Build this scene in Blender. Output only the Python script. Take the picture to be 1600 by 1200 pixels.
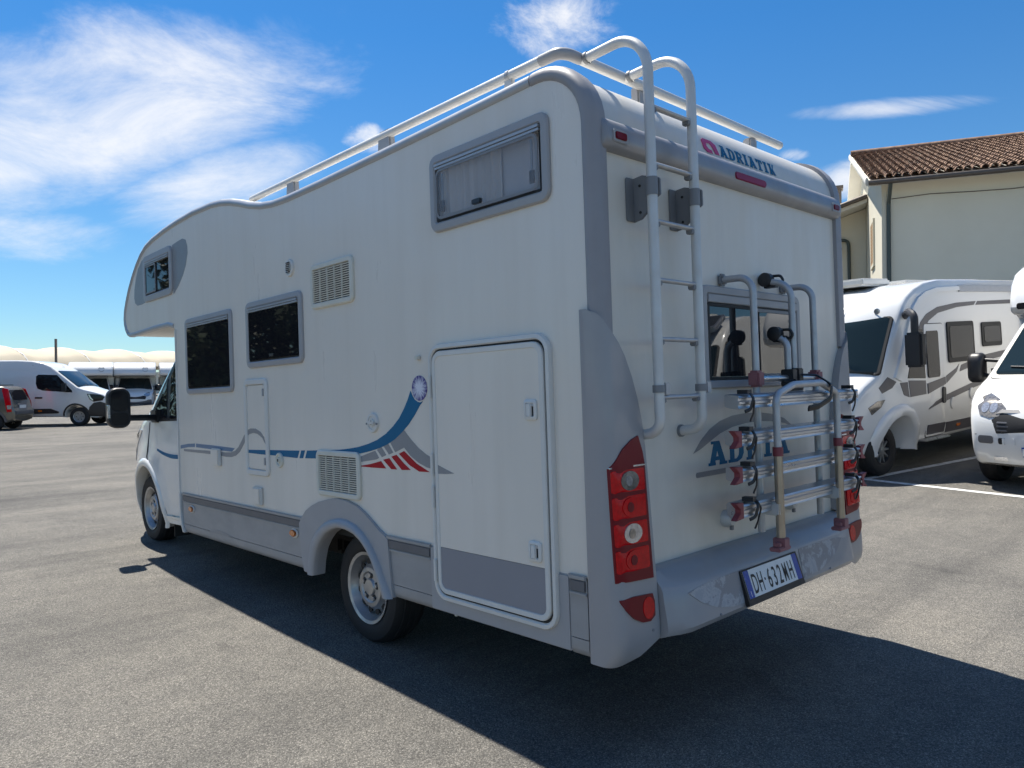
import bpy, bmesh, math, random
from mathutils import Vector, Matrix
from mathutils.geometry import delaunay_2d_cdt
random.seed(4)
PI = math.pi
R = math.radians
for o in list(bpy.data.objects):
    bpy.data.objects.remove(o)
scene = bpy.context.scene
COL = scene.collection

# ------------------------------------------------------------------ camera
cd = bpy.data.cameras.new('camera')
cam = bpy.data.objects.new('camera', cd); COL.objects.link(cam)
cd.sensor_fit = 'HORIZONTAL'; cd.sensor_width = 36.0
cd.lens = 36.0 * 1170.0 / 1600.0
cd.clip_start = 0.05; cd.clip_end = 5000
cr = Vector((0.72972173, -0.68367343, -0.00984001)); cu = Vector((0.0095933, -0.00415262, 0.99994536)); cf = Vector((0.68367694, 0.72977626, -0.00352843))
mw = Matrix((( cr.x, cu.x, -cf.x, -2.26499), (cr.y, cu.y, -cf.y, -1.90712), (cr.z, cu.z, -cf.z, 1.5151), (0, 0, 0, 1)))
cam.matrix_world = mw
scene.camera = cam
scene.render.resolution_x = 1024; scene.render.resolution_y = 768

# ------------------------------------------------------------------ sun and sky
SUN = Vector((0.055, 0.47, 1.0)).normalized()
EL = math.asin(SUN.z); AZ = math.atan2(SUN.x, SUN.y)
sd = bpy.data.lights.new('sun', 'SUN'); sd.energy = 5.0; sd.angle = R(0.5); sd.color = (1.0, 0.95, 0.86)
so = bpy.data.objects.new('sun', sd); COL.objects.link(so)
so.rotation_euler = SUN.to_track_quat('Z', 'Y').to_euler(); so.location = (0, 20, 40)
W = bpy.data.worlds.new('World'); scene.world = W; W.use_nodes = True
wt = W.node_tree; wn = wt.nodes; wl = wt.links
wn.clear()

def wnode(t, **k):
    n = wn.new(t)
    for a, b in k.items():
        setattr(n, a, b)
    return n

def wmath(op, a, b=None, clamp=False):
    n = wnode('ShaderNodeMath', operation=op); n.use_clamp = clamp
    for i, v in enumerate((a, b)):
        if v is None: continue
        if isinstance(v, (int, float)): n.inputs[i].default_value = v
        else: wl.new(v, n.inputs[i])
    return n.outputs[0]

out = wnode('ShaderNodeOutputWorld'); bg = wnode('ShaderNodeBackground'); wl.new(bg.outputs[0], out.inputs[0])
sky = wnode('ShaderNodeTexSky', sky_type='NISHITA'); sky.sun_disc = False
sky.sun_elevation = EL; sky.sun_rotation = AZ; sky.air_density = 1.0; sky.dust_density = 0.0; sky.ozone_density = 3.0
geo = wnode('ShaderNodeTexCoord'); D = geo.outputs['Generated']

def dot(v):
    n = wnode('ShaderNodeVectorMath', operation='DOT_PRODUCT'); wl.new(D, n.inputs[0]); n.inputs[1].default_value = v; return n.outputs['Value']
def axes(azd, eld, rot):
    az, el = R(azd), R(eld)
    d = Vector((math.sin(az) * math.cos(el), math.cos(az) * math.cos(el), math.sin(el)))
    a = d.cross(Vector((0, 0, 1))).normalized(); b = a.cross(d).normalized()
    return d, a * math.cos(R(rot)) + b * math.sin(R(rot)), b * math.cos(R(rot)) - a * math.sin(R(rot))
def patch(azd, eld, ha, he, rot, gain=1.0):
    # elliptical falloff round one direction of the sky
    d, a, b = axes(azd, eld, rot)
    r2 = wmath('ADD', wmath('POWER', wmath('DIVIDE', dot(a), math.tan(R(ha))), 2.0), wmath('POWER', wmath('DIVIDE', dot(b), math.tan(R(he))), 2.0))
    return wmath('MULTIPLY', wmath('SUBTRACT', gain, r2, True), wmath('GREATER_THAN', dot(d), 0.0))
def noise_field(azd, eld, rot, st, scale, detail):
    d, a, b = axes(azd, eld, rot); comb = wnode('ShaderNodeCombineXYZ')
    for i, (v, k) in enumerate(((a, st[0]), (b, st[1]), (d, st[2]))): wl.new(wmath('MULTIPLY', dot(v), k), comb.inputs[i])
    nz = wnode('ShaderNodeTexNoise'); nz.inputs['Scale'].default_value = scale; nz.inputs['Detail'].default_value = detail; nz.inputs['Roughness'].default_value = 0.66; nz.inputs['Distortion'].default_value = 0.55
    wl.new(comb.outputs[0], nz.inputs['Vector']); return nz.outputs['Fac']
def clouds(field, patches, depth, lo, hi):
    acc = patches[0]
    for c in patches[1:]: acc = wmath('MAXIMUM', acc, c)
    s = wmath('ADD', field, wmath('MULTIPLY', wmath('SUBTRACT', acc, 1.0), depth))
    mr = wnode('ShaderNodeMapRange', interpolation_type='SMOOTHSTEP'); mr.inputs[1].default_value = lo; mr.inputs[2].default_value = hi; wl.new(s, mr.inputs[0]); return mr.outputs[0]
cirrus = clouds(noise_field(18, 18, 0, (1.0, 2.4, 1.0), 3.8, 9), [patch(11, 16.8, 22, 6.6, 21, 1.2), patch(22, 14.2, 10, 3.2, 20, 1.05), patch(9, 9.5, 10, 3.0, 5, 0.85), patch(70, 17.8, 9.0, 1.05, -5, 0.95), patch(-40, 35, 30, 14, 15), patch(-95, 28, 30, 13, -8), patch(-150, 40, 30, 16, 14), patch(150, 30, 30, 13, 10), patch(115, 45, 24, 12, -14)], 0.62, 0.15, 0.74)
puffs = clouds(noise_field(50, 22, 0, (1.0, 1.3, 1.0), 10.0, 9), [patch(47.0, 25.3, 5.6, 3.0, 0), patch(32.2, 17.6, 2.4, 1.5, 0), patch(68.5, 13.5, 5.0, 2.4, 0), patch(64, 15.6, 1.6, 0.7, 0)], 0.50, 0.20, 0.66)
acc = wmath('MAXIMUM', cirrus, puffs)
tint = wnode('ShaderNodeMix', data_type='RGBA', blend_type='MULTIPLY'); tint.inputs[0].default_value = 1.0
wl.new(sky.outputs[0], tint.inputs[6])
elr = wnode('ShaderNodeValToRGB'); elr.color_ramp.elements[0].position = 0.0; elr.color_ramp.elements[0].color = (0.66, 0.87, 1.0, 1); elr.color_ramp.elements[1].position = 0.42; elr.color_ramp.elements[1].color = (0.32, 0.83, 1.18, 1); elm = elr.color_ramp.elements.new(0.2); elm.color = (0.52, 0.87, 1.08, 1)
sxyz = wnode('ShaderNodeSeparateXYZ'); wl.new(D, sxyz.inputs[0]); wl.new(sxyz.outputs[2], elr.inputs[0]); wl.new(elr.outputs[0], tint.inputs[7])
mix = wnode('ShaderNodeMix', data_type='RGBA')
wl.new(wmath('MULTIPLY', acc, 0.93), mix.inputs[0]); wl.new(tint.outputs[2], mix.inputs[6]); mix.inputs[7].default_value = (9.0, 9.0, 9.1, 1)
wl.new(mix.outputs[2], bg.inputs[0]); bg.inputs[1].default_value = 0.062
scene.cycles.max_bounces = 6; scene.cycles.diffuse_bounces = 3; scene.cycles.glossy_bounces = 3; scene.cycles.transmission_bounces = 4; scene.cycles.transparent_max_bounces = 8
scene.cycles.use_adaptive_sampling = True; scene.cycles.adaptive_threshold = 0.025; scene.cycles.caustics_reflective = False; scene.cycles.caustics_refractive = False
scene.view_settings.view_transform = 'Standard'; scene.view_settings.look = 'None'
scene.view_settings.exposure = 0.9; scene.view_settings.gamma = 1.0; scene.view_settings.use_curve_mapping = False

# ------------------------------------------------------------------ materials
MATS = {}
def mat(name, col, rough=0.5, metal=0.0, spec=0.5, var=0.0, vscale=6.0, vstretch=(1, 1, 1), dark=(0.5, 0.48, 0.45), bump=0.0, bscale=80.0, coat=0.0, rvar=0.0, detail=6, lo=0.35, hi=0.75, streak=None):
    m = bpy.data.materials.new(name); m.use_nodes = True
    nt = m.node_tree; p = nt.nodes['Principled BSDF']
    p.inputs['Base Color'].default_value = (*col, 1); p.inputs['Roughness'].default_value = rough
    p.inputs['Metallic'].default_value = metal; p.inputs['Specular IOR Level'].default_value = spec
    p.inputs['Coat Weight'].default_value = coat; p.inputs['Coat Roughness'].default_value = 0.06
    tc = nt.nodes.new('ShaderNodeTexCoord')
    if var > 0 or rvar > 0:
        mp = nt.nodes.new('ShaderNodeMapping'); mp.inputs['Scale'].default_value = vstretch; nt.links.new(tc.outputs['Object'], mp.inputs[0])
        nz = nt.nodes.new('ShaderNodeTexNoise'); nz.inputs['Scale'].default_value = vscale; nz.inputs['Detail'].default_value = detail; nz.inputs['Roughness'].default_value = 0.6
        nt.links.new(mp.outputs[0], nz.inputs['Vector'])
        mr = nt.nodes.new('ShaderNodeMapRange'); mr.inputs[1].default_value = lo; mr.inputs[2].default_value = hi; mr.inputs[3].default_value = 0; mr.inputs[4].default_value = 1
        nt.links.new(nz.outputs['Fac'], mr.inputs[0])
        if var > 0:
            mx = nt.nodes.new('ShaderNodeMix'); mx.data_type = 'RGBA'
            ml = nt.nodes.new('ShaderNodeMath'); ml.operation = 'MULTIPLY'; ml.inputs[1].default_value = var; nt.links.new(mr.outputs[0], ml.inputs[0])
            nt.links.new(ml.outputs[0], mx.inputs[0]); mx.inputs[6].default_value = (*col, 1)
            mx.inputs[7].default_value = (col[0] * dark[0], col[1] * dark[1], col[2] * dark[2], 1)
            res = mx.outputs[2]
            if streak:   # thin run-off marks: (scale across x, scale across y, scale up, strength)
                m3 = nt.nodes.new('ShaderNodeMapping'); m3.inputs['Scale'].default_value = streak[:3]; nt.links.new(tc.outputs['Object'], m3.inputs[0])
                n3 = nt.nodes.new('ShaderNodeTexNoise'); n3.inputs['Scale'].default_value = 1.0; n3.inputs['Detail'].default_value = 5; nt.links.new(m3.outputs[0], n3.inputs['Vector'])
                r3 = nt.nodes.new('ShaderNodeMapRange'); r3.inputs[1].default_value = 0.50; r3.inputs[2].default_value = 0.80; r3.inputs[3].default_value = 0; r3.inputs[4].default_value = streak[3]; nt.links.new(n3.outputs['Fac'], r3.inputs[0])
                x3 = nt.nodes.new('ShaderNodeMix'); x3.data_type = 'RGBA'; nt.links.new(r3.outputs[0], x3.inputs[0]); nt.links.new(res, x3.inputs[6]); x3.inputs[7].default_value = (col[0] * 0.62, col[1] * 0.58, col[2] * 0.52, 1); res = x3.outputs[2]
            nt.links.new(res, p.inputs['Base Color'])
        if rvar > 0:
            m2 = nt.nodes.new('ShaderNodeMapRange'); m2.inputs[1].default_value = 0; m2.inputs[2].default_value = 1; m2.inputs[3].default_value = rough; m2.inputs[4].default_value = min(1, rough + rvar)
            nt.links.new(mr.outputs[0], m2.inputs[0]); nt.links.new(m2.outputs[0], p.inputs['Roughness'])
    if bump > 0:
        nb = nt.nodes.new('ShaderNodeTexNoise'); nb.inputs['Scale'].default_value = bscale; nb.inputs['Detail'].default_value = 4; nt.links.new(tc.outputs['Object'], nb.inputs['Vector'])
        bp = nt.nodes.new('ShaderNodeBump'); bp.inputs['Strength'].default_value = bump; bp.inputs['Distance'].default_value = 0.01
        nt.links.new(nb.outputs['Fac'], bp.inputs['Height']); nt.links.new(bp.outputs[0], p.inputs['Normal'])
    MATS[name] = m
    return m

mat('wall_white', (0.775, 0.715, 0.635), 0.27, streak=(1, 9, 0.5, 0.12), var=0.30, vscale=1.6, vstretch=(1, 2.2, 0.35), dark=(0.80, 0.77, 0.71), bump=0.02, bscale=2.5, rvar=0.25, coat=0.15)
mat('rear_white', (0.755, 0.705, 0.63), 0.33, streak=(9, 1, 0.5, 0.18), var=0.40, vscale=2.3, vstretch=(1.8, 1, 0.5), dark=(0.78, 0.74, 0.64), bump=0.02, bscale=2.5, rvar=0.25, coat=0.15)
mat('roof_white', (0.66, 0.64, 0.60), 0.36, var=0.4, vscale=3, vstretch=(2.0, 1, 1), dark=(0.78, 0.75, 0.68), rvar=0.2)
mat('cab_white', (0.74, 0.735, 0.71), 0.2, coat=0.7, var=0.12, vscale=3, dark=(0.85, 0.83, 0.8))
mat('car_white', (0.70, 0.70, 0.69), 0.22, coat=0.7, var=0.1, vscale=2, dark=(0.9, 0.88, 0.86))
mat('bumper_grey', (0.335, 0.325, 0.33), 0.33, var=0.25, vscale=5, dark=(0.8, 0.8, 0.78), rvar=0.2, coat=0.25)
mat('moulding_grey', (0.30, 0.29, 0.30), 0.38, var=0.2, vscale=8, dark=(0.75, 0.75, 0.75), rvar=0.15)
mat('trim_grey', (0.30, 0.30, 0.315), 0.3, metal=0.2, var=0.3, vscale=5, vstretch=(2, 1, 1), dark=(0.75, 0.74, 0.72), rvar=0.2)
mat('edge_grey', (0.42, 0.43, 0.45), 0.38, metal=0.3, var=0.3, vscale=8, dark=(0.7, 0.7, 0.68))
mat('skirt_grey', (0.34, 0.335, 0.335), 0.36, var=0.4, vscale=4, vstretch=(1, 1, 2.5), dark=(0.72, 0.69, 0.63), rvar=0.2, coat=0.1)
mat('door_grey', (0.25, 0.255, 0.285), 0.36, var=0.2, vscale=4, dark=(0.85, 0.83, 0.8))
mat('strip_dark', (0.13, 0.13, 0.14), 0.45, var=0.3, vscale=8)
mat('frame_grey', (0.355, 0.352, 0.36), 0.4, var=0.25, vscale=9, dark=(0.8, 0.78, 0.75))
mat('frame_white', (0.68, 0.665, 0.63), 0.34, var=0.25, vscale=9, dark=(0.8, 0.77, 0.7))
mat('vent_cream', (0.66, 0.64, 0.56), 0.45, var=0.3, vscale=12, dark=(0.75, 0.72, 0.65))
mat('black_plastic', (0.02, 0.02, 0.022), 0.42, bump=0.1, bscale=300)
mat('black_rubber', (0.018, 0.018, 0.018), 0.65)
mat('tyre', (0.013, 0.013, 0.014), 0.7, var=0.4, vscale=7, dark=(1.6, 1.5, 1.4), bump=0.15, bscale=120)
mat('underbody', (0.02, 0.02, 0.02), 0.8, var=0.4, vscale=5)
mat('dark_grille', (0.012, 0.012, 0.013), 0.6)
mat('rim_silver', (0.46, 0.465, 0.475), 0.34, metal=0.85, var=0.5, vscale=14, dark=(0.55, 0.52, 0.48), rvar=0.3)
mat('alu', (0.56, 0.565, 0.58), 0.26, metal=0.9, var=0.35, vscale=12, vstretch=(0.3, 1, 1), dark=(0.7, 0.7, 0.7), rvar=0.2)
mat('tube_white', (0.62, 0.62, 0.61), 0.32, metal=0.15, var=0.35, vscale=10, dark=(0.75, 0.72, 0.67), rvar=0.25)
mat('tube_grey', (0.50, 0.50, 0.51), 0.34, metal=0.5, var=0.35, vscale=14, dark=(0.65, 0.63, 0.6), rvar=0.25)
mat('tube_bronze', (0.40, 0.355, 0.30), 0.28, metal=0.85, var=0.4, vscale=16, dark=(0.6, 0.58, 0.55))
mat('bracket_grey', (0.22, 0.225, 0.235), 0.5, var=0.2, vscale=9)
mat('red_plastic', (0.20, 0.035, 0.045), 0.5, var=0.5, vscale=18, dark=(1.9, 2.6, 2.6))
mat('faded_red', (0.30, 0.12, 0.13), 0.55, var=0.4, vscale=18, dark=(0.7, 0.6, 0.6))
mat('decal_blue', (0.010, 0.135, 0.27), 0.5, spec=0.2, var=0.15, vscale=6)
mat('decal_blue_faded', (0.10, 0.20, 0.33), 0.35, var=0.2, vscale=6)
mat('decal_grey', (0.27, 0.275, 0.285), 0.35, var=0.2, vscale=8)
mat('decal_red', (0.42, 0.012, 0.02), 0.5, spec=0.2)
mat('decal_pink', (0.55, 0.03, 0.14), 0.35)
mat('lens_dark_red', (0.17, 0.004, 0.012), 0.28, spec=0.2, coat=0.08)
mat('lens_red', (0.66, 0.002, 0.008), 0.2, spec=0.2, coat=0.15, var=0.5, vscale=60, dark=(0.35, 0.3, 0.3))
mat('lens_clear', (0.62, 0.62, 0.63), 0.12, metal=0.6, coat=1.0, var=0.7, vscale=45, dark=(0.2, 0.2, 0.2))
mat('lens_smoke', (0.16, 0.15, 0.14), 0.12, metal=0.5, coat=1.0, var=0.8, vscale=45, dark=(3.0, 2.9, 2.7))
mat('lens_amber', (0.60, 0.16, 0.02), 0.18, coat=0.8)
mat('plate_white', (0.78, 0.78, 0.77), 0.4)
mat('plate_blue', (0.01, 0.06, 0.34), 0.4)
mat('ink', (0.012, 0.012, 0.013), 0.5)
mat('chrome', (0.75, 0.76, 0.78), 0.12, metal=1.0)
mat('beige_metal', (0.17, 0.155, 0.125), 0.25, coat=0.7, metal=0.35)
mat('canvas', (0.43, 0.375, 0.28), 0.75, var=0.25, vscale=0.5, dark=(0.86, 0.82, 0.74), bump=0.1, bscale=1.2)
mat('brown_steel', (0.16, 0.13, 0.11), 0.6, var=0.3, vscale=3)
mat('plaster', (0.70, 0.66, 0.545), 0.9, var=0.35, vscale=0.7, dark=(0.84, 0.82, 0.78), bump=0.15, bscale=30)
mat('plaster_pale', (0.62, 0.58, 0.47), 0.9, var=0.3, vscale=0.7, dark=(0.85, 0.83, 0.8), bump=0.15, bscale=30)
mat('eave_white', (0.66, 0.64, 0.58), 0.8, var=0.2, vscale=1.5)
mat('gutter', (0.10, 0.085, 0.075), 0.5, metal=0.4)
mat('pipe_green', (0.05, 0.065, 0.06), 0.5)
mat('shutter', (0.52, 0.36, 0.22), 0.7)
mat('charcoal', (0.10, 0.10, 0.11), 0.4, coat=0.4)
mat('decal_charcoal', (0.085, 0.08, 0.088), 0.35)
mat('curtain', (0.80, 0.77, 0.75), 0.9, var=0.25, vscale=14, vstretch=(1, 4, 0.4), dark=(0.8, 0.78, 0.76))
mat('blind', (0.66, 0.66, 0.69), 0.6)
mat('brake_lens', (0.26, 0.012, 0.05), 0.3, spec=0.3)
mat('leaf', (0.055, 0.085, 0.03), 0.6, var=0.6, vscale=0.8, dark=(0.5, 0.55, 0.5))
mat('bark', (0.10, 0.08, 0.06), 0.9, var=0.4, vscale=6)
mat('seat_cloth', (0.10, 0.10, 0.11), 0.9)
mat('line_paint', (0.60, 0.60, 0.585), 0.8, var=0.8, vscale=16, dark=(0.35, 0.35, 0.36), lo=0.45, hi=0.68, detail=10)

def tile_mat():
    m = bpy.data.materials.new('terracotta'); m.use_nodes = True; nt = m.node_tree; p = nt.nodes['Principled BSDF']; p.inputs['Roughness'].default_value = 0.85
    tc = nt.nodes.new('ShaderNodeNewGeometry')
    nz = nt.nodes.new('ShaderNodeTexNoise'); nz.inputs['Scale'].default_value = 2.6; nz.inputs['Detail'].default_value = 8; nz.inputs['Roughness'].default_value = 0.75
    nt.links.new(tc.outputs['Position'], nz.inputs['Vector'])
    cr_ = nt.nodes.new('ShaderNodeValToRGB'); e = cr_.color_ramp.elements
    e[0].position = 0.34; e[0].color = (0.085, 0.055, 0.042, 1); e[1].position = 0.68; e[1].color = (0.36, 0.245, 0.165, 1)
    e2 = e.new(0.5); e2.color = (0.22, 0.128, 0.082, 1)
    nt.links.new(nz.outputs['Fac'], cr_.inputs[0]); nt.links.new(cr_.outputs[0], p.inputs['Base Color'])
    MATS['terracotta'] = m
tile_mat()

def glass_mat(name, tint, alpha_mix, rough=0.02, spec=0.5):
    # tinted acrylic: part see-through, part glossy dark
    m = bpy.data.materials.new(name); m.use_nodes = True; nt = m.node_tree
    p = nt.nodes['Principled BSDF']; p.inputs['Base Color'].default_value = (*tint, 1); p.inputs['Roughness'].default_value = rough; p.inputs['Specular IOR Level'].default_value = spec
    if alpha_mix < 1:
        o_ = nt.nodes['Material Output']; t = nt.nodes.new('ShaderNodeBsdfTransparent'); mx = nt.nodes.new('ShaderNodeMixShader')
        mx.inputs[0].default_value = alpha_mix; nt.links.new(t.outputs[0], mx.inputs[1]); nt.links.new(p.outputs[0], mx.inputs[2]); nt.links.new(mx.outputs[0], o_.inputs['Surface'])
    MATS[name] = m
glass_mat('glass_dark', (0.013, 0.013, 0.016), 1.0, 0.02, 0.28)
glass_mat('glass_rear', (0.013, 0.013, 0.016), 1.0, 0.015, 0.9)
glass_mat('glass_grey', (0.34, 0.335, 0.35), 0.26, 0.04)
glass_mat('glass_tint', (0.014, 0.018, 0.020), 0.86, 0.015)
glass_mat('glass_screen', (0.012, 0.02, 0.022), 1.0, 0.012, 0.4)

def emblem_mat():
    m = bpy.data.materials.new('starburst'); m.use_nodes = True; nt = m.node_tree; p = nt.nodes['Principled BSDF']; p.inputs['Roughness'].default_value = 0.3
    tc = nt.nodes.new('ShaderNodeTexCoord'); mp = nt.nodes.new('ShaderNodeMapping'); mp.inputs['Location'].default_value = (0, -1.143, -1.452); nt.links.new(tc.outputs['Object'], mp.inputs[0])
    sp = nt.nodes.new('ShaderNodeSeparateXYZ'); nt.links.new(mp.outputs[0], sp.inputs[0])
    at = nt.nodes.new('ShaderNodeMath'); at.operation = 'ARCTAN2'; nt.links.new(sp.outputs[1], at.inputs[0]); nt.links.new(sp.outputs[2], at.inputs[1])
    ln = nt.nodes.new('ShaderNodeVectorMath'); ln.operation = 'LENGTH'; cb = nt.nodes.new('ShaderNodeCombineXYZ'); nt.links.new(sp.outputs[1], cb.inputs[0]); nt.links.new(sp.outputs[2], cb.inputs[1]); nt.links.new(cb.outputs[0], ln.inputs[0])
    c2 = nt.nodes.new('ShaderNodeCombineXYZ'); nt.links.new(at.outputs[0], c2.inputs[0])
    l2 = nt.nodes.new('ShaderNodeMath'); l2.operation = 'MULTIPLY'; l2.inputs[1].default_value = 5; nt.links.new(ln.outputs['Value'], l2.inputs[0]); nt.links.new(l2.outputs[0], c2.inputs[1])
    nz = nt.nodes.new('ShaderNodeTexNoise'); nz.inputs['Scale'].default_value = 5.0; nz.inputs['Detail'].default_value = 5; nt.links.new(c2.outputs[0], nz.inputs['Vector'])
    l3 = nt.nodes.new('ShaderNodeMath'); l3.operation = 'MULTIPLY_ADD'; l3.inputs[1].default_value = -9.0; l3.inputs[2].default_value = 0.42; nt.links.new(ln.outputs['Value'], l3.inputs[0])
    ad = nt.nodes.new('ShaderNodeMath'); ad.operation = 'ADD'; nt.links.new(nz.outputs['Fac'], ad.inputs[0]); nt.links.new(l3.outputs[0], ad.inputs[1])
    rp = nt.nodes.new('ShaderNodeValToRGB'); e = rp.color_ramp.elements; e[0].position = 0.32; e[0].color = (0.05, 0.035, 0.22, 1); e[1].position = 0.72; e[1].color = (0.72, 0.72, 0.80, 1)
    nt.links.new(ad.outputs[0], rp.inputs[0]); nt.links.new(rp.outputs[0], p.inputs['Base Color']); MATS['starburst'] = m
emblem_mat()

def scratched_mat():
    m = bpy.data.materials.new('peeled_grey'); m.use_nodes = True; nt = m.node_tree; p = nt.nodes['Principled BSDF']; p.inputs['Roughness'].default_value = 0.4
    tc = nt.nodes.new('ShaderNodeTexCoord')
    nz = nt.nodes.new('ShaderNodeTexNoise'); nz.inputs['Scale'].default_value = 9.0; nz.inputs['Detail'].default_value = 12; nz.inputs['Roughness'].default_value = 0.68; nz.inputs['Distortion'].default_value = 0.6
    nt.links.new(tc.outputs['Object'], nz.inputs['Vector'])
    rp = nt.nodes.new('ShaderNodeValToRGB'); e = rp.color_ramp.elements; e[0].position = 0.50; e[0].color = (0.27, 0.265, 0.275, 1); e[1].position = 0.545; e[1].color = (0.43, 0.43, 0.44, 1)
    e2 = e.new(0.515); e2.color = (0.30, 0.31, 0.34, 1)
    e3 = e.new(0.60); e3.color = (0.34, 0.35, 0.38, 1)
    nt.links.new(nz.outputs['Fac'], rp.inputs[0]); nt.links.new(rp.outputs[0], p.inputs['Base Color']); MATS['peeled_grey'] = m
scratched_mat()

def asphalt_mat():
    m = bpy.data.materials.new('asphalt'); m.use_nodes = True; nt = m.node_tree; L = nt.links.new; N = nt.nodes.new
    p = nt.nodes['Principled BSDF']; p.inputs['Roughness'].default_value = 0.88; p.inputs['Specular IOR Level'].default_value = 0.3
    tc = N('ShaderNodeNewGeometry'); P = tc.outputs['Position']
    def noise(s, d, r=0.6, st=None, dist=0.0):
        n = N('ShaderNodeTexNoise'); n.inputs['Scale'].default_value = s; n.inputs['Detail'].default_value = d; n.inputs['Roughness'].default_value = r; n.inputs['Distortion'].default_value = dist
        if st:
            mp = N('ShaderNodeMapping'); mp.inputs['Scale'].default_value = st; mp.inputs['Rotation'].default_value = (0, 0, R(18)); L(P, mp.inputs[0]); L(mp.outputs[0], n.inputs['Vector'])
        else: L(P, n.inputs['Vector'])
        return n.outputs['Fac']
    def vor(s):
        v = N('ShaderNodeTexVoronoi'); v.inputs['Scale'].default_value = s; L(P, v.inputs['Vector']); return v
    def ramp(f, stops):
        r_ = N('ShaderNodeValToRGB'); e = r_.color_ramp.elements
        e[0].position, e[0].color = stops[0][0], (*stops[0][1], 1); e[1].position, e[1].color = stops[-1][0], (*stops[-1][1], 1)
        for q, c in stops[1:-1]:
            x = e.new(q); x.color = (*c, 1)
        L(f, r_.inputs[0]); return r_.outputs[0]
    def mixc(bt, f, a, b):
        x = N('ShaderNodeMix'); x.data_type = 'RGBA'; x.blend_type = bt; x.inputs[0].default_value = f if isinstance(f, float) else 0
        if not isinstance(f, float): L(f, x.inputs[0])
        L(a, x.inputs[6]); L(b, x.inputs[7]); return x.outputs[2]
    v1 = vor(190.0); v2 = vor(70.0)
    sp = N('ShaderNodeSeparateColor'); L(v1.outputs['Color'], sp.inputs[0])
    stones = ramp(sp.outputs[0], [(0.0, (0.092, 0.088, 0.080)), (0.4, (0.160, 0.152, 0.137)), (0.82, (0.214, 0.203, 0.181)), (1.0, (0.35, 0.33, 0.292))])
    binder = ramp(v1.outputs['Distance'], [(0.25, (1, 1, 1)), (0.75, (0.55, 0.55, 0.55))])
    base = mixc('MULTIPLY', 0.8, stones, binder)
    fine = ramp(noise(240.0, 3, 0.7), [(0.3, (0.7, 0.7, 0.7)), (0.7, (1.25, 1.25, 1.25))])
    base = mixc('MULTIPLY', 0.8, base, fine)
    big = ramp(noise(0.55, 8, 0.62, None, 0.3), [(0.3, (0.74, 0.745, 0.76)), (0.5, (1.0, 1.0, 1.0)), (0.72, (1.22, 1.2, 1.17))])
    base = mixc('MULTIPLY', 1.0, base, big)
    mid = ramp(noise(7.0, 6, 0.7), [(0.3, (0.86, 0.86, 0.87)), (0.7, (1.12, 1.11, 1.10))])
    base = mixc('MULTIPLY', 1.0, base, mid)
    streak = ramp(noise(0.9, 7, 0.6, (0.12, 1.7, 1)), [(0.34, (0.72, 0.725, 0.74)), (0.52, (1.0, 1.0, 1.0)), (0.75, (1.2, 1.19, 1.16))])
    base = mixc('MULTIPLY', 1.0, base, streak)
    oil = ramp(noise(1.3, 5, 0.5, None, 0.8), [(0.66, (1, 1, 1)), (0.74, (0.72, 0.72, 0.73))])
    base = mixc('MULTIPLY', 0.75, base, oil)
    v3 = vor(1.1); spot = ramp(v3.outputs['Distance'], [(0.012, (0.42, 0.42, 0.43)), (0.026, (1, 1, 1))]); base = mixc('MULTIPLY', 0.8, base, spot)
    L(base, p.inputs['Base Color'])
    b1 = N('ShaderNodeBump'); b1.inputs['Strength'].default_value = 0.75; b1.inputs['Distance'].default_value = 0.006; b1.invert = True; L(v1.outputs['Distance'], b1.inputs['Height'])
    b2 = N('ShaderNodeBump'); b2.inputs['Strength'].default_value = 0.45; b2.inputs['Distance'].default_value = 0.01; b2.invert = True; L(v2.outputs['Distance'], b2.inputs['Height']); L(b1.outputs[0], b2.inputs['Normal'])
    b3 = N('ShaderNodeBump'); b3.inputs['Strength'].default_value = 0.25; b3.inputs['Distance'].default_value = 0.05; L(noise(4.0, 5), b3.inputs['Height']); L(b2.outputs[0], b3.inputs['Normal'])
    L(b3.outputs[0], p.inputs['Normal'])
    MATS['asphalt'] = m
asphalt_mat()

# ------------------------------------------------------------------ mesh helpers
def link(o, parent=None, label=None, cat=None, group=None, kind=None):
    COL.objects.link(o)
    if parent is not None: o.parent = parent
    if label: o['label'] = label
    if cat: o['category'] = cat
    if group: o['group'] = group
    if kind: o['kind'] = kind
    return o

def empty(name, label=None, cat=None, parent=None, loc=(0, 0, 0), rz=0.0, group=None):
    o = bpy.data.objects.new(name, None); o.empty_display_size = 0.2
    o.location = loc; o.rotation_euler = (0, 0, rz)
    return link(o, parent, label, cat, group)

def mesh(name, V, F, m, parent=None, smooth=35, recalc=True, bevel=0.0, **k):
    me = bpy.data.meshes.new(name)
    bm = bmesh.new()
    vs = [bm.verts.new(v) for v in V]
    for f in F:
        try: bm.faces.new([vs[i] for i in f])
        except ValueError: pass
    bmesh.ops.remove_doubles(bm, verts=bm.verts, dist=1e-5)
    if recalc: bmesh.ops.recalc_face_normals(bm, faces=bm.faces)
    if bevel > 0:
        es = [e for e in bm.edges if len(e.link_faces) == 2 and e.calc_face_angle(0) > R(40)]
        bmesh.ops.bevel(bm, geom=es, offset=bevel, segments=2, affect='EDGES', clamp_overlap=True)
    bm.to_mesh(me); bm.free()
    if smooth:
        me.polygons.foreach_set('use_smooth', [True] * len(me.polygons))
        me.set_sharp_from_angle(angle=R(smooth))
    me.materials.append(MATS[m])
    o = bpy.data.objects.new(name, me)
    return link(o, parent, **k)

def geo_join(parts):
    V, F = [], []
    for v, f in parts:
        n = len(V); V += list(v); F += [[i + n for i in q] for q in f]
    return V, F

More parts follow.
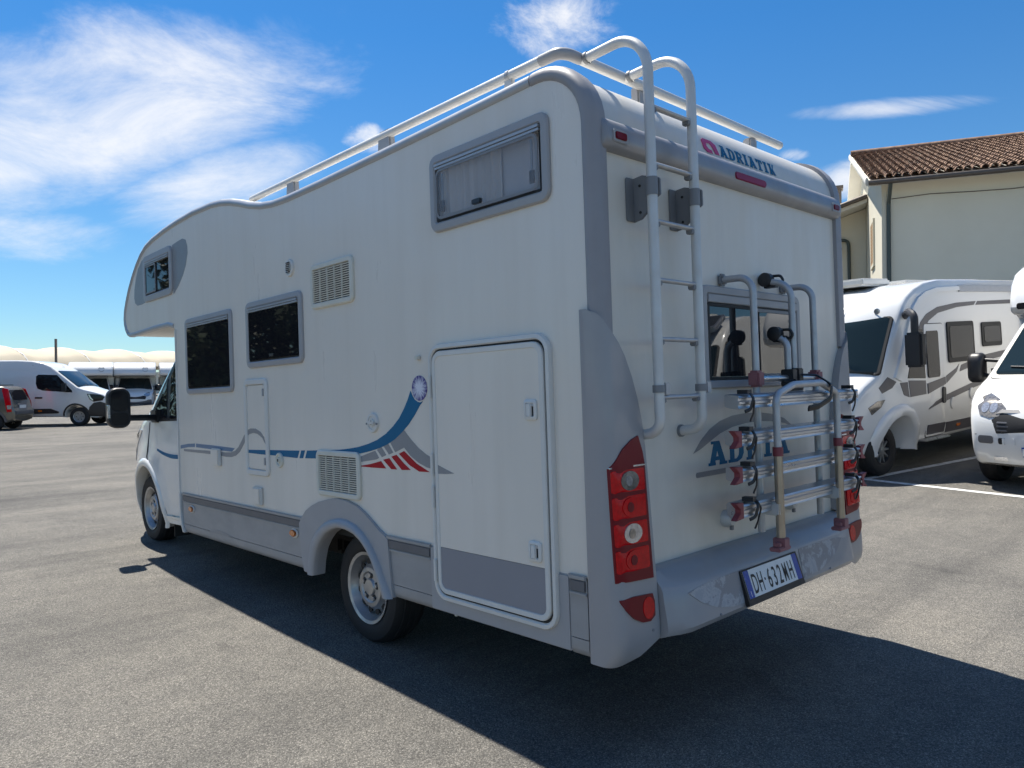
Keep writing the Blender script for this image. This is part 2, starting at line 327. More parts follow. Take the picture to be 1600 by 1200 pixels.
def boxg(c, s, rot=None):
    V = [Vector((x * s[0] / 2, y * s[1] / 2, z * s[2] / 2)) for x in (-1, 1) for y in (-1, 1) for z in (-1, 1)]
    if rot is not None: V = [rot @ v for v in V]
    V = [tuple(v + Vector(c)) for v in V]
    return V, [(0, 1, 3, 2), (4, 6, 7, 5), (0, 4, 5, 1), (2, 3, 7, 6), (0, 2, 6, 4), (1, 5, 7, 3)]

def box(name, c, s, m, parent=None, bevel=0.0, rot=None, **k):
    V, F = boxg(c, s, rot); return mesh(name, V, F, m, parent, bevel=bevel, **k)

def fillet(pts, r, n=8, closed=False):
    pts = [Vector(p) for p in pts]; out_ = []
    N = len(pts)
    for i, p in enumerate(pts):
        if not closed and i in (0, N - 1): out_.append(p); continue
        a, b = pts[i - 1], pts[(i + 1) % N]
        u, v = (a - p), (b - p); rr = r[i] if isinstance(r, (list, tuple)) else r
        lu, lv = u.length, v.length; u.normalize(); v.normalize()
        ang = u.angle(v, PI)
        if ang > PI - 0.02 or rr <= 0: out_.append(p); continue
        t = min(rr / math.tan(ang / 2), lu * 0.49, lv * 0.49); rr2 = t * math.tan(ang / 2)
        cdir = (u + v).normalized(); c = p + cdir * (rr2 / math.sin(ang / 2))
        s = p + u * t - c; e = p + v * t - c
        tot = s.angle(e, 0)
        for k_ in range(n + 1):
            w = k_ / n
            q = (s * math.sin((1 - w) * tot) + e * math.sin(w * tot)) / math.sin(tot) if tot > 1e-4 else s
            out_.append(c + q)
    return out_

def tubeg(path, r, seg=12, closed=False, flat=None, caps=True):
    path = [Vector(p) for p in path]; N = len(path); V, F = [], []
    up = None
    for i, p in enumerate(path):
        a = path[i - 1] if (i > 0 or closed) else p; b = path[(i + 1) % N] if (i < N - 1 or closed) else p
        t = (b - a).normalized()
        if up is None:
            up = Vector((0, 0, 1)) if abs(t.z) < 0.9 else Vector((1, 0, 0))
        up = (up - t * up.dot(t)).normalized(); s = t.cross(up)
        rr = r[i] if isinstance(r, (list, tuple)) else r
        for k_ in range(seg):
            an = 2 * PI * k_ / seg
            f1, f2 = (flat if flat else (1, 1))
            V.append(tuple(p + up * math.cos(an) * rr * f1 + s * math.sin(an) * rr * f2))
    for i in range(N if closed else N - 1):
        j = (i + 1) % N
        for k_ in range(seg):
            l = (k_ + 1) % seg
            F.append((i * seg + k_, i * seg + l, j * seg + l, j * seg + k_))
    if caps and not closed:
        F.append(tuple(range(seg))); F.append(tuple(range((N - 1) * seg, N * seg)))
    return V, F

def tube(name, path, r, m, parent=None, seg=12, closed=False, flat=None, **k):
    V, F = tubeg(path, r, seg, closed, flat); return mesh(name, V, F, m, parent, smooth=50, **k)

def latheg(prof, c, axis='x', seg=40, sgn=1):
    # profile of (offset along axis, radius); closed with caps where the radius is 0
    V, F = [], []; n = len(prof)
    for d, r in prof:
        for k_ in range(seg):
            a = 2 * PI * k_ / seg
            if axis == 'x': V.append((c[0] + sgn * d, c[1] + r * math.cos(a), c[2] + r * math.sin(a)))
            elif axis == 'y': V.append((c[0] + r * math.cos(a), c[1] + sgn * d, c[2] + r * math.sin(a)))
            else: V.append((c[0] + r * math.cos(a), c[1] + r * math.sin(a), c[2] + sgn * d))
    for i in range(n - 1):
        for k_ in range(seg):
            l = (k_ + 1) % seg
            F.append((i * seg + k_, i * seg + l, (i + 1) * seg + l, (i + 1) * seg + k_))
    return V, F

def lathe(name, prof, c, m, parent=None, axis='x', seg=40, sgn=1, smooth=35, **k):
    V, F = latheg(prof, c, axis, seg, sgn); return mesh(name, V, F, m, parent, smooth=smooth, **k)

def inpoly(p, poly):
    x, y = p; c = False; n = len(poly); j = n - 1
    for i in range(n):
        xi, yi = poly[i]; xj, yj = poly[j]
        if (yi > y) != (yj > y) and x < (xj - xi) * (y - yi) / (yj - yi) + xi: c = not c
        j = i
    return c

def tri2d(polys, holes=(), spacing=None):
    V, E = [], []
    for lp in list(polys) + list(holes):
        n = len(V); V += [Vector((a, b)) for a, b in lp]; E += [(n + i, n + (i + 1) % len(lp)) for i in range(len(lp))]
    if spacing:
        xs = [v.x for v in V]; ys = [v.y for v in V]
        nx = int((max(xs) - min(xs)) / spacing); ny = int((max(ys) - min(ys)) / spacing)
        for i in range(1, nx + 1):
            for j in range(1, ny + 1):
                q = (min(xs) + (i - 0.5 + 0.01 * (j % 3)) * spacing, min(ys) + (j - 0.5) * spacing)
                if any(inpoly(q, lp) for lp in polys) and not any(inpoly(q, h) for h in holes): V.append(Vector(q))
    r_ = delaunay_2d_cdt(V, E, [], 0, 1e-5)
    v2 = [tuple(v) for v in r_[0]]; T = []
    for f in r_[2]:
        c = (sum(v2[i][0] for i in f) / len(f), sum(v2[i][1] for i in f) / len(f))
        if any(inpoly(c, lp) for lp in polys) and not any(inpoly(c, h) for h in holes): T.append(tuple(f))
    return v2, T

def plateg(polys, mp, d0, d1, holes=(), spacing=None):
    if not isinstance(polys[0][0], (tuple, list, Vector)): polys = [polys]
    if len(polys) == 1 and not holes and not spacing:
        P = polys[0]; n = len(P)
        V = [mp(a, b, d1) for a, b in P] + [mp(a, b, d0) for a, b in P]
        return V, [tuple(range(n)), tuple(range(2 * n - 1, n - 1, -1))] + [(i, (i + 1) % n, n + (i + 1) % n, n + i) for i in range(n)]
    v2, T = tri2d(polys, holes, spacing); n = len(v2)
    V = [mp(a, b, d1) for a, b in v2] + [mp(a, b, d0) for a, b in v2]
    F = list(T) + [tuple(i + n for i in reversed(t)) for t in T]
    cnt = {}
    for t in T:
        for i in range(3):
            e = (t[i], t[(i + 1) % 3]); cnt[tuple(sorted(e))] = cnt.get(tuple(sorted(e)), 0) + 1
    for (a, b), c in cnt.items():
        if c == 1: F.append((a, b, b + n, a + n))
    return V, F

def plate(name, polys, mp, d0, d1, m, parent=None, holes=(), spacing=None, bevel=0.0, **k):
    V, F = plateg(polys, mp, d0, d1, holes, spacing); return mesh(name, V, F, m, parent, bevel=bevel, **k)

def rrect(a0, a1, b0, b1, r, n=5):
    return [(p.x, p.y) for p in fillet([(a0, b0, 0), (a1, b0, 0), (a1, b1, 0), (a0, b1, 0)], r, n, True)]

def ell(ca, cb, ra, rb, n=28, rot=0.0):
    return [(ca + ra * math.cos(2 * PI * i / n) * math.cos(rot) - rb * math.sin(2 * PI * i / n) * math.sin(rot), cb + ra * math.cos(2 * PI * i / n) * math.sin(rot) + rb * math.sin(2 * PI * i / n) * math.cos(rot)) for i in range(n)]

def sweepg(path, section, mp, closed=True):
    # section: (offset outward from path, d); path counter-clockwise in (a, b)
    N = len(path); V, F = [], []; S = len(section)
    for i in range(N):
        p = Vector(path[i]); a = Vector(path[i - 1]) if (closed or i > 0) else p; b = Vector(path[(i + 1) % N]) if (closed or i < N - 1) else p
        t1 = (p - a); t2 = (b - p)
        t1 = t1.normalized() if t1.length > 1e-9 else t2.normalized(); t2 = t2.normalized() if t2.length > 1e-9 else t1
        n1 = Vector((t1.y, -t1.x)); n2 = Vector((t2.y, -t2.x)); n = (n1 + n2).normalized(); n = n / max(0.4, n.dot(n1))
        for off, d in section:
            q = p + n * off; V.append(mp(q.x, q.y, d))
    for i in range(N if closed else N - 1):
        j = (i + 1) % N
        for s in range(S):
            t = (s + 1) % S
            F.append((i * S + s, i * S + t, j * S + t, j * S + s))
    if not closed: F += [tuple(range(S)), tuple(range((N - 1) * S, N * S))]
    return V, F

def sweep(name, path, section, mp, m, parent=None, closed=True, smooth=35, **k):
    V, F = sweepg(path, section, mp, closed); return mesh(name, V, F, m, parent, smooth=smooth, **k)

def textg(s, size, mp, d, sx=1.0, align='LEFT', shear=0.0, bold=0.0):
    cu_ = bpy.data.curves.new('t', 'FONT'); cu_.body = s; cu_.size = size; cu_.align_x = align; cu_.shear = shear; cu_.offset = bold; cu_.resolution_u = 4
    o = bpy.data.objects.new('t', cu_); COL.objects.link(o)
    dg = bpy.context.evaluated_depsgraph_get(); me = bpy.data.meshes.new_from_object(o.evaluated_get(dg))
    V = [mp(v.co.x * sx, v.co.y, d) for v in me.vertices]; F = [tuple(p.vertices) for p in me.polygons]
    bpy.data.objects.remove(o); bpy.data.curves.remove(cu_); bpy.data.meshes.remove(me)
    return V, F

def copy_thing(root, loc, rz, label, group=None):
    r = root.copy(); COL.objects.link(r); r.location = loc; r.rotation_euler = (0, 0, rz); r['label'] = label
    if group: r['group'] = group
    for ch in list(root.children):
        c = ch.copy(); COL.objects.link(c); c.parent = r
        for g in list(ch.children):
            d = g.copy(); COL.objects.link(d); d.parent = c
    return r

def interp(tab, x):
    if x <= tab[0][0]: return tab[0][1]
    for (a, va), (b, vb) in zip(tab, tab[1:]):
        if x <= b: return va + (vb - va) * (x - a) / (b - a)
    return tab[-1][1]

def inset(poly, d):
    N = len(poly); out_ = []
    ar = sum(poly[i][0] * poly[(i + 1) % N][1] - poly[(i + 1) % N][0] * poly[i][1] for i in range(N))
    s = 1 if ar > 0 else -1
    for i in range(N):
        p = Vector(poly[i]); t1 = (p - Vector(poly[i - 1])).normalized(); t2 = (Vector(poly[(i + 1) % N]) - p).normalized()
        n1 = Vector((-t1.y, t1.x)) * s; n2 = Vector((-t2.y, t2.x)) * s; n = n1 + n2
        if n.length < 1e-4: n = n1
        n = n.normalized(); n = n / max(0.5, n.dot(n1)); q = p + n * d; out_.append((q.x, q.y))
    return out_

def shell(name, prof, hw, m, parent, r=0.05, nx=10, spacing=0.14, warp=None, **k):
    # a closed vehicle body: side outline (y, z), half width hw(y, z), rounded edges, optional warp
    warp = warp or (lambda x, y, z: (x, y, z)); N = len(prof); V, F = [], []
    rings = []
    def ring(P, f):
        n = len(V)
        for (y, z) in P: V.append(warp(f(y, z), y, z))
        return list(range(n, n + len(P)))
    for s in (1, -1):
        rs = [ring(inset(prof, r), lambda y, z: s * hw(y, z)), ring(inset(prof, r * 0.3), lambda y, z: s * (hw(y, z) - 0.12 * r)), ring(inset(prof, r * 0.06), lambda y, z: s * (hw(y, z) - 0.45 * r)), ring(prof, lambda y, z: s * (hw(y, z) - r))]
        P = inset(prof, r); v2, T = tri2d([P], (), spacing); n = len(V)
        for (y, z) in v2: V.append(warp(s * hw(y, z), y, z))
        F += [tuple(i + n for i in t) for t in T]
        rings.append(rs)
    seqs = [rings[0][0], rings[0][1], rings[0][2], rings[0][3]]
    for i in range(1, nx):
        w = 1 - 2 * i / nx
        seqs.append(ring(prof, lambda y, z: w * (hw(y, z) - r)))
    seqs += [rings[1][3], rings[1][2], rings[1][1], rings[1][0]]
    for A, B in zip(seqs, seqs[1:]):
        for i in range(N):
            j = (i + 1) % N; F.append((A[i], A[j], B[j], B[i]))
    return mesh(name, V, F, m, parent, smooth=40, **k)

def side_map(hw, s, warp=None):
    warp = warp or (lambda x, y, z: (x, y, z))
    return lambda a, b, d: warp(s * (hw(a, b) + d), a, b)

def arch(cy, cz, r, a0, a1, n=12):
    return [(cy + r * math.cos(R(a0 + (a1 - a0) * i / n)), cz + r * math.sin(R(a0 + (a1 - a0) * i / n))) for i in range(n + 1)]

def wheel(name, c, rad, width, parent, s=-1, style='steel', rr=0.203, m='rim_silver'):
    # s: outward direction along x
    w = empty(name, parent=parent)
    tp = [(-width, rr), (-width, rad * 0.93), (-width + 0.03, rad * 0.985), (-width + 0.06, rad), (-0.06, rad), (-0.03, rad * 0.985), (-0.008, rad * 0.93), (0.0, rad * 0.82), (-0.004, rr + 0.03), (-0.014, rr + 0.006), (-0.03, rr - 0.005)]
    lathe('tyre', tp, c, 'tyre', w, 'x', 48, s)
    # tread grooves stand proud as ribs
    for off in (-width * 0.3, -width * 0.5, -width * 0.7):
        lathe('tread_rib', [(off - 0.012, rad - 0.002), (off - 0.010, rad + 0.004), (off + 0.010, rad + 0.004), (off + 0.012, rad - 0.002)], c, 'tyre', w, 'x', 48, s)
    if style == 'steel':
        rp = [(-0.16, rr - 0.02), (-0.03, rr - 0.012), (-0.012, rr - 0.004), (-0.006, rr + 0.006), (-0.012, rr - 0.012), (-0.05, rr - 0.03), (-0.075, rr * 0.80), (-0.045, rr * 0.62), (-0.028, rr * 0.56), (-0.026, rr * 0.45), (-0.034, rr * 0.40), (-0.034, rr * 0.26), (-0.022, rr * 0.22), (-0.020, 0.0)]
        lathe('rim', rp, c, m, w, 'x', 48, s)
        parts = []
        for k_ in range(12):
            a = 2 * PI * (k_ + 0.5) / 12; q = rr * 0.715
            parts.append(latheg([(-0.09, 0.0), (-0.046, 0.021), (-0.0455, 0.0)], (c[0] + s * -0.004, c[1] + q * math.cos(a), c[2] + q * math.sin(a)), 'x', 10, s))
        V, F = geo_join(parts); mesh('rim_slot', V, F, 'dark_grille', w)
        for k_ in range(5):
            a = 2 * PI * k_ / 5 + 0.4; q = rr * 0.345
            V, F = geo_join([latheg([(-0.034, 0.022), (-0.0325, 0.022), (-0.0325, 0.0)], (c[0], c[1] + q * math.cos(a), c[2] + q * math.sin(a)), 'x', 12, s)])
            mesh('bolt_recess', V, F, 'dark_grille', w)
            lathe('wheel_bolt', [(-0.033, 0.012), (-0.022, 0.011), (-0.020, 0.0)], (c[0], c[1] + q * math.cos(a), c[2] + q * math.sin(a)), 'rim_silver', w, 'x', 6, s)
    else:
        lathe('rim', [(-0.12, rr - 0.01), (-0.02, rr - 0.006), (-0.006, rr + 0.005), (-0.012, rr - 0.014), (-0.06, rr - 0.03), (-0.07, 0.0)], c, m if style == 'cap' else 'dark_grille', w, 'x', 32, s)
        for k_ in range(6 if style == 'cap' else 10):
            a = 2 * PI * k_ / (6 if style == 'cap' else 10)
            da = 0.06 if style != 'cap' else 0.16
            pts = [(c[1] + q * math.cos(a + t), c[2] + q * math.sin(a + t)) for q, t in ((0.04, -0.5), (rr - 0.012, -da), (rr - 0.012, da), (0.04, 0.5))]
            plate('spoke' if style != 'cap' else 'rim_slot', pts if style != 'cap' else [(c[1] + q * math.cos(a + t), c[2] + q * math.sin(a + t)) for q, t in ((rr * 0.5, -0.1), (rr * 0.85, -da), (rr * 0.85, da), (rr * 0.5, 0.1))], lambda a_, b_, d: (c[0] + s * d, a_, b_), -0.068, -0.028 if style != 'cap' else -0.062, 'rim_silver' if style != 'cap' else 'dark_grille', w)
        lathe('hub_cap', [(-0.05, 0.05), (-0.02, 0.045), (-0.015, 0.0)], c, 'rim_silver', w, 'x', 16, s)
    return w

# ------------------------------------------------------------------ ground and parking lines
def gz(x):   # the lot is level under the motorhome and climbs gently towards the parked row on the right
    return 0.0 if x < 5.5 else (0.06 * (x - 5.5) ** 2 / 4 if x < 7.5 else 0.06 * (min(x, 17.0) - 6.5))
def ground():
    xs = [-400, -60, -20, -6, 0, 3, 5.5] + [5.5 + 0.2 * i for i in range(1, 11)] + [9, 12, 17.0, 24, 60, 400]; ys = [-400, -40, -10, 0, 10, 20, 40, 80, 600]
    V = [(x, y, gz(x)) for y in ys for x in xs]; n = len(xs)
    F = [(j * n + i, j * n + i + 1, (j + 1) * n + i + 1, (j + 1) * n + i) for j in range(len(ys) - 1) for i in range(n - 1)]
    return mesh('asphalt_ground', V, F, 'asphalt', smooth=30, kind='structure')
GROUND = ground()
def pline(p, q, w):
    a, b = Vector((*p, 0)), Vector((*q, 0)); t = (b - a).normalized(); n = Vector((-t.y, t.x, 0)) * w / 2; V = []
    for i in range(25):
        c = a + (b - a) * i / 24
        for v in (c + n, c - n): V.append((v.x, v.y, gz(v.x) + 0.005))
    mesh('parking_line', V, [(2 * i, 2 * i + 1, 2 * i + 3, 2 * i + 2) for i in range(24)], 'line_paint', smooth=30, kind='structure')
pline((9.20, 9.0), (7.60, -3.6), 0.11)
pline((8.42, 2.31), (13.5, 0.95), 0.11)
pline((8.85, 5.5), (14.0, 4.2), 0.11)
pline((8.02, -0.80), (13.0, -2.1), 0.11)

# ------------------------------------------------------------------ the motorhome (built in its own frame: x across, y forward, z up)
SY, SX, Z0 = 0.026, -0.008, -0.0636
nn = Vector((-SX, -SY, 1)).normalized(); ay = Vector((0, 1, 0)); ay = (ay - nn * ay.dot(nn)).normalized(); ax = ay.cross(nn)
M3 = Matrix((ax, ay, nn))
RV = empty('motorhome', 'large white coachbuilt motorhome with over-cab bed, rear ladder and bike carrier, in the foreground', 'motorhome')
RV.matrix_world = Matrix.Translation(-(M3 @ Vector((0, 0, Z0)))) @ M3.to_4x4()
WB = 2.26; YR = -0.035
S = lambda a, b, d: (-d, a, b)
SR = lambda a, b, d: (WB + d, a, b)
Q = lambda a, b, d: (a, YR - d, b)

rear_arc = [(0.24 - 0.275 * math.cos(R(t)), 2.475 + 0.275 * math.sin(R(t))) for t in range(0, 91, 9)]
roofline = [(0.6, 2.742), (1.0, 2.734), (1.4, 2.727), (2.1, 2.719), (2.5, 2.719), (2.72, 2.728), (2.9, 2.752), (3.07, 2.79), (3.22, 2.834), (3.39, 2.878), (3.56, 2.91), (3.74, 2.93), (4.13, 2.945), (4.5, 2.938), (4.8, 2.922), (5.1, 2.893), (5.28, 2.862), (5.42, 2.81), (5.56, 2.73), (5.68, 2.64), (5.80, 2.53), (5.89, 2.42), (5.945, 2.33), (5.965, 2.25), (5.955, 2.19), (5.925, 2.135), (5.875, 2.095), (5.80, 2.072)]
under = [(5.65, 2.072), (5.1, 2.085), (4.75, 2.085), (4.62, 2.06), (4.565, 2.00)]
prof = [(YR, 0.66)] + rear_arc + roofline + under + [(4.555, 0.66)]
# side walls: outline with a true opening for the upper bunk window
hole = rrect(0.222, 0.945, 2.245, 2.545, 0.03)
prof_ccw = list(reversed(prof))
for mp_, nm in ((S, 0), (SR, 1)):
    plate('side_wall', [prof_ccw], mp_, -0.03, 0.0, 'wall_white', RV, holes=([hole] if nm == 0 else []))
# roof skin and rear wall between the sides
def strip(name, pts, m, x0, x1, nx=6):
    V = [(x0 + (x1 - x0) * i / nx, y, z) for (y, z) in pts for i in range(nx + 1)]
    F = [(j * (nx + 1) + i, j * (nx + 1) + i + 1, (j + 1) * (nx + 1) + i + 1, (j + 1) * (nx + 1) + i) for j in range(len(pts) - 1) for i in range(nx)]
    return mesh(name, V, F, m, RV, smooth=60)
strip('roof', rear_arc + roofline + under, 'roof_white', 0.012, WB - 0.012)
RW = plate('rear_wall', [rrect(0.02, WB - 0.02, 0.66, 2.42, 0.005)], Q, -0.03, 0.0, 'rear_white', RV)
strip('front_bulkhead', [(4.553, 2.0), (4.553, 0.4)], 'roof_white', 0.02, WB - 0.02)
# perimeter moulding round each side panel: dark at the rear corner, lighter along roof and over the cab
def mould(name, path, m, mirror, w_side, w_in, proud):
    sec = [(-w_side, 0.0), (-w_side + 0.004, 0.007), (-0.012, 0.012), (0.008, 0.004), (proud, -0.014), (proud + 0.002, -0.03), (proud - 0.003, -w_in), (-0.004, -w_in - 0.004), (-0.004, -0.01)]
    P = list(reversed(path))
    mp_ = S if not mirror else SR
    sec2 = [(o_, d) for o_, d in sec]
    return sweep(name, P, sec2, mp_, m, RV, closed=False, smooth=50)
mid = [(YR, 1.62), (YR, 1.9), (YR, 2.2)] + rear_arc + [(0.28, 2.749)]
for mr_ in (False, True):
    mould('corner_moulding', mid, 'moulding_grey', mr_, 0.040, 0.078, 0.022)
    mould('roof_moulding', [(0.285, 2.749)] + roofline[:-1], 'edge_grey', mr_, 0.038, 0.05, 0.014)
    mould('alcove_edge', [roofline[-2], roofline[-1]] + under[:4], 'edge_grey', mr_, 0.028, 0.04, 0.008)
# upright trim where the body steps in behind the cab
box('cab_pillar_trim', (0.016, 4.572, 1.34), (0.05, 0.036, 1.40), 'frame_white', RV, bevel=0.008)
box('cab_pillar_trim', (WB - 0.016, 4.572, 1.34), (0.05, 0.036, 1.40), 'frame_white', RV, bevel=0.008)
plate('alcove_slot', [rrect(5.2, 5.45, -0.02, 0.02, 0.015)], lambda a, b, d: (0.62 + b * 3, a, 2.083 - d), 0.0, 0.003, 'dark_grille', RV)

# rear cap trim with marker lamps, wordmark and the third brake light
cap = [(0.0, 2.372), (0.022, 2.375), (0.042, 2.392), (0.047, 2.425), (0.043, 2.455), (0.034, 2.480), (0.016, 2.498), (-0.03, 2.506)]
V = []; n = len(cap)
xs = [0.045, 0.06, 0.10, 0.5, 1.1, 1.7, WB - 0.10, WB - 0.06, WB - 0.045]
for i, x in enumerate(xs):
    e = 0.5 if i in (0, len(xs) - 1) else 1.0
    V += [(x, YR - d * e, z) for d, z in cap]
F = [(i * n + j, i * n + j + 1, (i + 1) * n + j + 1, (i + 1) * n + j) for i in range(len(xs) - 1) for j in range(n - 1)]
F += [tuple(range(n)), tuple(range((len(xs) - 1) * n, len(xs) * n))]
TRIM = mesh('rear_cap_trim', V, F, 'trim_grey', RV, smooth=50)
for x in (0.135, WB - 0.135):
    plate('marker_housing', rrect(x - 0.05, x + 0.05, 2.40, 2.452, 0.012), Q, 0.035, 0.050, 'frame_grey', TRIM, bevel=0.003)
    plate('marker_lamp', rrect(x - 0.035, x + 0.035, 2.412, 2.442, 0.008), Q, 0.045, 0.056, 'lens_dark_red', TRIM, bevel=0.003)
plate('brake_light', rrect(1.01, 1.31, 2.408, 2.444, 0.018), Q, 0.036, 0.051, 'brake_lens', TRIM, bevel=0.004)

# slab lettering used on the rear
def slab(word, x0, z0, w, h, mp_, d, m, parent, name, lean=0.0, gap=0.12):
    t = 0.27
    L = {'A': [[(0.30, 1), (0.62, 1), (1.0, 0), (0.66, 0), (0.47, 0.62), (0.30, 0), (0.0, 0)], [(0.2, 0.2), (0.75, 0.2), (0.75, 0.36), (0.2, 0.36)], [(-0.06, 0), (0.36, 0), (0.36, 0.12), (-0.06, 0.12)], [(0.6, 0), (1.06, 0), (1.06, 0.12), (0.6, 0.12)], [(0.12, 0.88), (0.5, 0.88), (0.5, 1), (0.12, 1)]],
         'D': [[(0.1, 0), (0.1 + t, 0), (0.1 + t, 1), (0.1, 1)], [(0, 0), (0.55, 0), (0.85, 0.12), (0.98, 0.35), (0.98, 0.65), (0.85, 0.88), (0.55, 1), (0, 1), (0, 0.87), (0.52, 0.85), (0.66, 0.72), (0.70, 0.5), (0.66, 0.28), (0.52, 0.15), (0, 0.13)]],
         'R': [[(0.1, 0), (0.1 + t, 0), (0.1 + t, 1), (0.1, 1)], [(0, 0), (0.45, 0), (0.45, 0.12), (0, 0.12)], [(0, 1), (0.6, 1), (0.88, 0.9), (0.95, 0.72), (0.88, 0.52), (0.68, 0.45), (1.02, 0.12), (1.02, 0), (0.78, 0), (0.42, 0.42), (0.35, 0.42), (0.35, 0.56), (0.58, 0.58), (0.66, 0.70), (0.58, 0.85), (0, 0.87)]],
         'I': [[(0.32, 0), (0.62, 0), (0.62, 1), (0.32, 1)], [(0.2, 0), (0.74, 0), (0.74, 0.13), (0.2, 0.13)], [(0.2, 0.87), (0.74, 0.87), (0.74, 1), (0.2, 1)]],
         'T': [[(0.35, 0), (0.63, 0), (0.63, 1), (0.35, 1)], [(0.2, 0), (0.78, 0), (0.78, 0.12), (0.2, 0.12)], [(0, 0.82), (0.98, 0.82), (0.98, 1), (0, 1)], [(0, 0.66), (0.14, 0.66), (0.14, 0.9), (0, 0.9)], [(0.84, 0.66), (0.98, 0.66), (0.98, 0.9), (0.84, 0.9)]],
         'K': [[(0.1, 0), (0.38, 0), (0.38, 1), (0.1, 1)], [(0, 0), (0.45, 0), (0.45, 0.12), (0, 0.12)], [(0, 0.88), (0.45, 0.88), (0.45, 1), (0, 1)], [(0.34, 0.42), (0.66, 1), (0.98, 1), (0.62, 0.5), (1.0, 0), (0.68, 0), (0.34, 0.5)]]}
    adv = {'I': 0.72}
    tot = sum(adv.get(c, 1.0) for c in word) + gap * (len(word) - 1); u = w / tot; x = x0
    for c in word:
        off = -0.14 if c == 'I' else 0.0
        P = [[(x + (a + off) * u + lean * b * h, z0 + b * h) for a, b in lp] for lp in L[c]]
        plate(name, P, mp_, 0.0, d, m, parent, holes=(), smooth=0)
        x += (adv.get(c, 1.0) + gap) * u
capmap = lambda a, b, d: (a, 0.24 - (0.275 + 0.002 + d) * math.cos(math.asin(max(-1, min(1, (b - 2.475) / 0.275)))), b)
slab('ADRIATIK', 0.975, 2.518, 0.54, 0.062, capmap, 0.0012, 'decal_blue', RV, 'wordmark_letter', 0.0, 0.20)
plate('emblem', [[(0.819, 2.573), (0.840, 2.586), (0.910, 2.586), (0.941, 2.570), (0.958, 2.520), (0.919, 2.520), (0.908, 2.546), (0.889, 2.567), (0.856, 2.565), (0.853, 2.548), (0.867, 2.535), (0.891, 2.533), (0.898, 2.516), (0.851, 2.516), (0.824, 2.532)]], capmap, 0.0, 0.0012, 'decal_pink', RV, holes=(), spacing=0.012, smooth=0)

# ---- side windows: frame ring, hinge rail, inner seal and pane
def window(y0, y1, z0, z1, fw, kind, mp_=S, parent=RV, split=None, r=0.028):
    w = empty('window', parent=parent)
    sec = [(0.0, 0.0), (0.0, 0.010), (-0.006, 0.017), (-fw + 0.008, 0.019), (-fw, 0.012), (-fw, 0.0)]
    sweep('frame', rrect(y0, y1, z0, z1, fw + 0.006), sec, mp_, 'frame_grey', w)
    a0, a1, b0, b1 = y0 + fw, y1 - fw, z0 + fw, z1 - fw
    sweep('seal', rrect(a0, a1, b0, b1, 0.012), [(0.0, 0.0), (0.0, 0.008), (-0.014, 0.008), (-0.014, 0.0)], mp_, 'black_rubber', w)
    hz = b1 - 0.022
    V, F = geo_join([plateg(rrect(a0 + 0.004, a1 - 0.004, b1 - 0.016, b1 - 0.004, 0.003), mp_, 0.0, 0.024), plateg(rrect(a0 + 0.004, a1 - 0.004, b1 - 0.030, b1 - 0.019, 0.003), mp_, 0.0, 0.020)])
    mesh('hinge_rail', V, F, 'edge_grey', w)
    p0, p1, q0, q1 = a0 + 0.010, a1 - 0.010, b0 + 0.010, hz - 0.012
    if kind == 'curtain':
        plate('pane', rrect(p0, p1, q0, q1, 0.03), mp_, 0.016, 0.021, 'glass_grey', w, bevel=0.002)
        sweep('pane_edge', rrect(p0 + 0.012, p1 - 0.012, q0 + 0.012, q1 - 0.012, 0.03), [(0.012, 0.0215), (0.012, 0.0225), (0.0, 0.0225), (0.0, 0.0215)], mp_, 'bracket_grey', w)
    elif kind == 'slide':
        m_ = (p0 + p1) / 2 + split
        plate('pane', rrect(p0, m_ + 0.012, q0, q1, 0.006), mp_, 0.003, 0.008, 'glass_dark', w, bevel=0.001)
        plate('pane', rrect(m_ - 0.012, p1, q0, q1, 0.006), mp_, 0.009, 0.014, 'glass_dark', w, bevel=0.001)
        sweep('sash', rrect(m_ - 0.012, p1, q0, q1, 0.012), [(0.0, 0.009), (0.0, 0.018), (-0.014, 0.018), (-0.014, 0.009)], mp_, 'bracket_grey', w)
    else:
        plate('pane', rrect(p0, p1, q0, q1, 0.02), mp_, 0.006, 0.018, 'glass_dark', w, bevel=0.003)
    return w, (p0, p1, q0, q1)
w1, pq = window(0.178, 0.989, 2.206, 2.582, 0.045, 'curtain')
# bunk window latches and what is behind the pane
for c in ((pq[0] + 0.045, pq[2] + 0.07), (pq[1] - 0.045, pq[2] + 0.07)):
    plate('stay_block', rrect(c[0] - 0.014, c[0] + 0.014, c[1] - 0.035, c[1] + 0.02, 0.005), S, 0.010, 0.0155, 'black_plastic', w1)
    plate('stay_rod', rrect(c[0] - 0.005, c[0] + 0.005, c[1] + 0.02, c[1] + 0.15, 0.002), S, 0.010, 0.0155, 'edge_grey', w1)
plate('latch', rrect(0.60, 0.66, pq[2] + 0.02, pq[2] + 0.042, 0.006), S, 0.012, 0.030, 'black_plastic', w1, bevel=0.002)
V, F = [], []; nc = 90
for i in range(nc + 1):
    y = 0.50 + 0.46 * i / nc; x = 0.016 + 0.010 * math.sin(i * 0.62) + 0.005 * math.sin(i * 1.7 + 1)
    V += [(x, y, 2.225), (x + 0.004 * math.sin(i), y, 2.565)]
F = [(2 * i, 2 * i + 1, 2 * i + 3, 2 * i + 2) for i in range(nc)]
mesh('curtain', V, F, 'curtain', w1, recalc=False, smooth=60)
box('blind', (0.034, 0.37, 2.395), (0.006, 0.30, 0.36), 'blind', w1)
box('blind', (0.05, 0.60, 2.395), (0.01, 0.80, 0.40), 'blind', w1)
w2, pq = window(2.34, 3.16, 1.642, 2.099, 0.042, 'dark')
